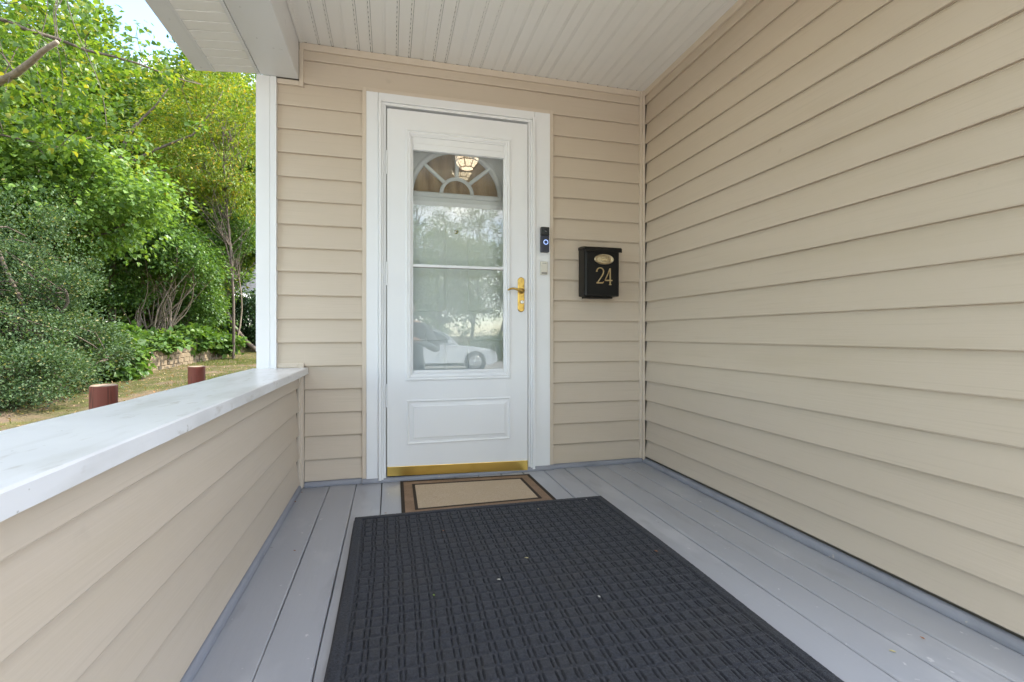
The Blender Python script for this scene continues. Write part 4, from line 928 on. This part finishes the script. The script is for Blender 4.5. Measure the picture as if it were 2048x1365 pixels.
# leggy shrub on the bank
tree('leggy_shrub', 'leggy shrub with many bare stems above the block wall', 'shrub', (-6.75, 16.0), 4.6, (-6.55, 15.9, 3.25), (1.55, 1.2, 1.30), 230, 80, .26, .088, L_SHRUB, 'heart', seed=64, trunk=.026, bark=BARKL, stems=34, nb=50, aspect=.62, flat=.8, gap=.25, droop=.4, squash=.6, lump=.7)
tree('leggy_shrub', 'leafy shrub between the leggy shrub and the slim trunk', 'shrub', (-6.4, 18.2), 3.8, (-6.35, 18.0, 2.1), (.85, .8, 1.5), 130, 80, .25, .085, L_SHRUB, 'heart', seed=65, trunk=.022, bark=BARKL, stems=12, nb=26, aspect=.6, flat=.8, droop=.4)
# slim trunk
tree('slim_tree', 'slim young tree with a bare reddish trunk near the shed', 'tree', (-5.55, 18.9), 4.6, (-5.4, 18.7, 4.5), (.75, .7, .9), 70, 60, .26, .09, L_SHRUB, 'heart', seed=66, trunk=.034, bark=BARKL, nb=20, aspect=.6, flat=.8, low=.6, bend=.25)
# dark evergreen by the shed
tree('dark_evergreen', 'dark-leaved evergreen shrub in front of the shed', 'shrub', (-6.2, 23.4), 3, (-6.0, 23.4, 1.45), (1.6, 1.2, 1.25), 200, 100, .30, .12, L_DARK, seed=67, trunk=.05, stems=5, nb=20)
# broad-leaved plants along the block wall
G3 = 'broad-leaved plants along the block wall'
for i, (x, y, z, rx, rz, lab) in enumerate([(-5.75, 12.2, .25, .45, .50, 'broad-leaved plant between the dark bush and the block wall'), (-6.2, 15.0, .62, .55, .28, 'broad-leaved plant spilling over the middle of the block wall'), (-5.95, 16.6, .66, .55, .30, 'broad-leaved plant over the far half of the block wall'), (-5.55, 17.9, .50, .50, .35, 'broad-leaved plant at the far end of the block wall'), (-6.5, 13.6, .62, .5, .3, 'broad-leaved plant at the near end of the block wall')]):
    tree('broad_leaved_plant', lab, 'plant', (x, y), rz, (x, y, z), (rx, rx, rz), 46, 22, .15, .15, L_SHRUB, 'heart', seed=70 + i, trunk=.010, bark=BARKL, stems=6, nb=10, aspect=.8, flat=1.0, group=G3, droop=.35)
# ivy and seedlings on the bank, litter and grass on the soil
rg = np.random.default_rng(90)
N_ = 9000; x = rg.uniform(-9.5, -6.0, N_); y = rg.uniform(11, 21, N_); pos = np.stack([x, y, ground_z(x, y) + rg.uniform(.0, .16, N_)], -1)
V_, F = leaf_arrays(rg, pos, np.tile([0, 0, .5], (N_, 1)), .085, 'heart', 1.0, .8, .3); tag(np_mesh('ground_cover', V_, F, L_SHRUB), 'low leafy ground cover on the bank above the wall', 'ground cover', kind='stuff')
N_ = 70000; x = rg.uniform(-8, -1.2, N_); y = rg.uniform(3.5, 22, N_); k = (np.sin(x * 1.7 + y * .6) + np.sin(y * 1.1 - x * .5) + rg.normal(0, .5, N_)) > .75; k &= x > -5.9; x, y = x[k], y[k]; N_ = len(x)
pos = np.stack([x, y, ground_z(x, y)], -1); V_, F = leaf_arrays(rg, pos, np.tile([0, 0, 2.2], (N_, 1)), .05, 'oval', .1, .15, -.2); tag(np_mesh('grass', V_, F, GRASS), 'thin mossy grass blades scattered over the soil', 'grass', kind='stuff')
N_ = 5200; x = rg.uniform(-6, -1.2, N_); y = rg.uniform(3.5, 22, N_); pos = np.stack([x, y, ground_z(x, y) + .006], -1)
V_, F = leaf_arrays(rg, pos, np.tile([0, 0, .05], (N_, 1)), .045, 'oval', 2.0, .5, 0); tag(np_mesh('leaf_litter', V_, F, L_DRY), 'fallen dry leaves scattered over the yard soil', 'leaves', kind='stuff')

# ================================================================== IN FRONT OF THE PORCH (mirrored in the glass)
suv = thing('white_suv', 'pearl white SUV parked on the driveway, mirrored in the door glass', 'car', (1.9, -13.6, -.612))
S0, S1, YS, ZG = -.70, 4.15, -12.75, -.612    # rear, front, near side, ground
Wd = 1.85
def sxz(u, z): return (S0 + (S1 - S0) * u, ZG + z)
lower = [(.005, .55), (.0, .75), (.012, 1.05), (.30, 1.06), (.60, 1.03), (.66, 1.02), (.80, .96), (.93, .86), (.985, .72), (1.0, .55), (.995, .34), (.93, .24), (.07, .26)]
cab = [(.012, 1.05), (.035, 1.22), (.075, 1.52), (.11, 1.64), (.22, 1.70), (.40, 1.705), (.50, 1.66), (.60, 1.42), (.68, 1.02)]
def loft(poly2, insets, name, m, parent):
    n = len(poly2); v2 = []; f2 = []
    for y, k in insets:
        cxm = sum(p[0] for p in poly2) / n; czm = sum(p[1] for p in poly2) / n
        for p in poly2:
            X_, Z_ = sxz(cxm + (p[0] - cxm) * k, czm + (p[1] - czm) * (k if p[1] > czm else 1 - (1 - k) * .5)); v2.append((X_, y, Z_))
    for i in range(len(insets) - 1):
        for j in range(n): f2.append((i * n + j, i * n + (j + 1) % n, (i + 1) * n + (j + 1) % n, (i + 1) * n + j))
    f2 += [tuple(range(n)), tuple((len(insets) - 1) * n + j for j in range(n - 1, -1, -1))]
    return MB().add(v2, f2).build(name, m, parent, .02)
loft(lower, [(YS, .985), (YS - .10, 1.0), (YS - Wd + .10, 1.0), (YS - Wd, .985)], 'body', CARPAINT, suv)
loft(cab + [(.5, 1.0)], [(YS - .22, .90), (YS - .10, .985), (YS - .16, 1.0), (YS - Wd + .16, 1.0), (YS - Wd + .10, .985), (YS - Wd + .22, .90)], 'cabin', CARPAINT, suv)
for pts, nm in (([(.10, 1.12), (.115, 1.40), (.155, 1.54), (.265, 1.58), (.265, 1.12)], 'rear_window'), ([(.275, 1.12), (.275, 1.58), (.41, 1.58), (.42, 1.12)], 'side_window'), ([(.43, 1.12), (.42, 1.575), (.485, 1.55), (.565, 1.38), (.62, 1.12)], 'front_window')):
    MB().prism([sxz(*p) for p in pts], 'y', YS - .12, YS - .070).build(nm, CARGLASS, suv, .004)
for u in (.195, .81):
    X_, Z_ = sxz(u, .36)
    MB().lathe([(.43, 0), (.43, .012), (.395, .014)], (X_, YS - .002, Z_), 'y', 36).build('wheel_arch', BLACKP, suv)
    wh = MB().lathe([(.25, .02), (.26, .03), (.35, .03), (.365, 0), (.365, -.2), (.2, -.2)], (X_, YS + .002, Z_), 'y', 36).build('wheel', RUBBER, suv)
    rm = MB(); rm.lathe([(.26, .02), (.24, .035), (.225, .02), (.225, .0)], (X_, YS + .004, Z_), 'y', 36)
    for k in range(5):
        a_ = 2 * math.pi * k / 5 + .3; rm.tube([(X_, YS + .022, Z_), (X_ + .232 * math.cos(a_), YS + .030, Z_ + .232 * math.sin(a_))], [.045, .028], 6)
    rm.build('rim', STEEL, wh)
bx('mirror', CARPAINT, suv, *[sxz(.585, 0)[0], sxz(.62, 0)[0]], YS - .06, YS + .14, ZG + 1.08, ZG + 1.22, .03)
for u in (.295, .46): bx('door_handle', STEEL, suv, sxz(u, 0)[0], sxz(u + .04, 0)[0], YS - .004, YS + .022, ZG + .93, ZG + .955, .006)
MB().prism([sxz(*p) for p in [(.93, .72), (.97, .66), (.985, .74), (.94, .84)]], 'y', YS - .3, YS + .004).build('headlight', STEEL, suv, .006)
bx('sill', BLACKP, suv, sxz(.29, 0)[0], sxz(.72, 0)[0], YS - .05, YS + .012, ZG + .22, ZG + .33, .01)
adopt(suv)

nh = thing('neighbour_house', 'white clapboard house across the driveway', 'house', (-1.5, -26, -.6))
bx('wall', HOUSEW, nh, -7.0, .9, -32, -25, -.7, 5.6, 0)
q = MB(); q.prism([(-32.4, 5.5), (-28.5, 8.4), (-24.6, 5.5), (-24.6, 5.65), (-28.5, 8.6), (-32.4, 5.65)], 'x', -7.4, 1.3); q.build('roof', SHINGLE, nh)
for k in range(24): bx('clapboard', HOUSEW, nh, -7.0, .9, -24.999, -24.975 + .0, -.5 + .25 * k, -.5 + .25 * k + .235, 0)
for x_ in (-5.2, -2.6, -.6):
    wn = bx('window', HOUSEW, nh, x_, x_ + 1.1, -24.97, -24.9, 2.6, 4.2, .01); bx('pane', CARGLASS, wn, x_ + .1, x_ + 1.0, -24.905, -24.893, 2.7, 4.1, 0)
adopt(nh)
G4 = 'street trees mirrored in the door glass'
for i, (x_, y_, h_, rx, lab) in enumerate([(2.6, -21.5, 7.0, 2.6, 'broad street tree behind the parked car'), (.4, -17.8, 6.0, 1.6, 'slim street tree near the rear of the parked car'), (5.6, -27, 8.0, 3.0, 'far street tree beyond the front of the parked car'), (-9.5, -22, 9.0, 3.4, 'large street tree left of the white neighbour house'), (2.0, -34, 15.0, 4.6, 'tallest street tree far behind the parked car'), (8.2, -33, 16.0, 3.6, 'tall street tree far beyond the front of the parked car'), (-1.8, -20.5, 8.0, 2.0, 'street tree between the white house and the parked car'), (-4.6, -4.2, 8.5, 2.9, 'broad tree close in front of the porch, added to block sky')]):  # last tree's wide crown is added to cut sky light on the right wall
    tree('street_tree', lab, 'tree', (x_, y_), h_, (x_, y_, h_ * .58), (rx, rx * .9, h_ * .40), 150, 90, .5, .16, L_TREE, seed=110 + i, group=G4, trunk=.16, nb=24)
tree('hedge_shrub', 'clipped shrub row behind the parked car', 'shrub', (3.0, -19.6), 1.6, (3.2, -19.7, .35), (4.6, .7, .95), 130, 90, .3, .10, L_DEEP, seed=118, trunk=.04, stems=5, nb=14)

# photographer standing behind the camera; only one mirrored shoulder and elbow show
def person():
    t = thing('person', 'person in dark grey clothes with raised arms, mirrored in the door glass', 'person', (.25, -.5, -.44))
    zg = -.44
    J = {'pelvis': (.26, -.52, zg + .90, .15, .12), 'waist': (.26, -.52, zg + 1.04, .135, .11), 'chest': (.27, -.50, zg + 1.22, .155, .12), 'upper': (.27, -.48, zg + 1.34, .13, .10), 'neck': (.23, -.46, zg + 1.43, .055, .055), 'head0': (.20, -.45, zg + 1.50, .075, .08), 'head1': (.19, -.44, zg + 1.58, .085, .095), 'head2': (.19, -.44, zg + 1.65, .07, .08)}
    for s_, n_ in ((1, 'l'), (-1, 'r')):
        J['hip' + n_] = (.26 + s_ * .09, -.52, zg + .84, .095, .095); J['knee' + n_] = (.26 + s_ * .12, -.49, zg + .47, .062, .062); J['ankle' + n_] = (.26 + s_ * .13, -.53, zg + .09, .043, .043); J['toe' + n_] = (.26 + s_ * .16, -.36, zg + .035, .034, .034)
        J['sh' + n_] = (.25 + s_ * .19, -.47, zg + 1.33, .07, .07); J['el' + n_] = (.22 + s_ * .35, -.40, zg + 1.07, .052, .052); J['wr' + n_] = (.20 + s_ * .10, -.22, zg + 1.20, .032, .032); J['pm' + n_] = (.17 + s_ * .075, -.16, zg + 1.215, .030, .022)
        for k in range(4): J[f'f{k}a{n_}'] = (.155 + s_ * (.065 + .016 * (k - 1.5)), -.118, zg + 1.22 - .004 * k, .010, .010); J[f'f{k}b{n_}'] = (.15 + s_ * (.055 + .016 * (k - 1.5)), -.095 - .006 * k, zg + 1.195, .008, .008)
        J[f'tha{n_}'] = (.17 + s_ * .040, -.16, zg + 1.235, .011, .011); J[f'thb{n_}'] = (.165 + s_ * .028, -.13, zg + 1.25, .009, .009)
    E_ = [('pelvis', 'waist'), ('waist', 'chest'), ('chest', 'upper'), ('upper', 'neck'), ('neck', 'head0'), ('head0', 'head1'), ('head1', 'head2')]
    for n_ in 'lr':
        E_ += [('pelvis', 'hip' + n_), ('hip' + n_, 'knee' + n_), ('knee' + n_, 'ankle' + n_), ('ankle' + n_, 'toe' + n_), ('upper', 'sh' + n_), ('sh' + n_, 'el' + n_), ('el' + n_, 'wr' + n_), ('wr' + n_, 'pm' + n_), ('pm' + n_, 'tha' + n_), ('tha' + n_, 'thb' + n_)]
        for k in range(4): E_ += [('pm' + n_, f'f{k}a{n_}'), (f'f{k}a{n_}', f'f{k}b{n_}')]
    names = list(J); me = bpy.data.meshes.new('body'); me.from_pydata([J[k][:3] for k in names], [(names.index(a_), names.index(b_)) for a_, b_ in E_], [])
    o_ = bpy.data.objects.new('body', me); COL.objects.link(o_); o_.parent = t
    sk = o_.modifiers.new('skin', 'SKIN'); sk.use_smooth_shade = True; lay = me.skin_vertices[0].data if me.skin_vertices else None
    if lay is None:
        bm = bmesh.new(); bm.from_mesh(me); bm.verts.layers.skin.verify(); bm.to_mesh(me); bm.free(); lay = me.skin_vertices[0].data
    for i, k in enumerate(names): lay[i].radius = J[k][3:5]; lay[i].use_root = (k == 'pelvis')
    sb = o_.modifiers.new('sub', 'SUBSURF'); sb.levels = 2; sb.render_levels = 2
    # one continuous body; skin shows above the collar and past the cuffs
    m = bpy.data.materials.new('clothed_body'); m.use_nodes = True; n = m.node_tree; p = n.nodes['Principled BSDF']; g = n.nodes.new('ShaderNodeNewGeometry'); sp = n.nodes.new('ShaderNodeSeparateXYZ'); n.links.new(g.outputs['Position'], sp.inputs[0])
    def step(out, op, v): q_ = n.nodes.new('ShaderNodeMath'); q_.operation = op; q_.inputs[1].default_value = v; n.links.new(out, q_.inputs[0]); return q_.outputs[0]
    hi = step(sp.outputs['Z'], 'GREATER_THAN', zg + 1.415); lo = step(sp.outputs['Y'], 'GREATER_THAN', -.215); mxm = n.nodes.new('ShaderNodeMath'); mxm.operation = 'MAXIMUM'; n.links.new(hi, mxm.inputs[0]); n.links.new(lo, mxm.inputs[1])
    x_ = n.nodes.new('ShaderNodeMix'); x_.data_type = 'RGBA'; x_.inputs['A'].default_value = (.06, .065, .07, 1); x_.inputs['B'].default_value = (.50, .32, .23, 1); n.links.new(mxm.outputs[0], x_.inputs['Factor']); n.links.new(x_.outputs['Result'], p.inputs['Base Color']); p.inputs['Roughness'].default_value = .75
    me.materials.append(m)
    H0 = zg + 1.58
    hr = MB(); hr.lathe([(.0, .125), (.055, .115), (.085, .075), (.095, .02), (.092, -.04), (.075, -.075)], (.19, -.462, H0), 'z', 24); hr.build('hair', HAIR, t, smooth=True)
    MB().tube([(.19, -.353, H0 + .01), (.19, -.332, H0 - .018), (.19, -.348, H0 - .028)], [.008, .013, .006], 8).build('nose', SKIN, t, smooth=True)
    for s_ in (1, -1):
        MB().lathe([(0, -.012), (.010, -.006), (.012, 0), (.010, .006), (0, .012)], (.19 + s_ * .032, -.357, H0 + .012), 'z', 12).build('eye', mat('eye_white', (.7, .7, .68), .3), t, smooth=True)
        MB().lathe([(0, -.03), (.012, -.02), (.016, 0), (.014, .02), (0, .032)], (.19 + s_ * .092, -.44, H0), 'z', 12).build('ear', SKIN, t, smooth=True)
    MB().tube([(.168, -.356, H0 - .055), (.19, -.347, H0 - .057), (.212, -.356, H0 - .055)], .005, 8).build('mouth', mat('lips', (.35, .14, .11), .5), t, smooth=True)
    adopt(t)
person()
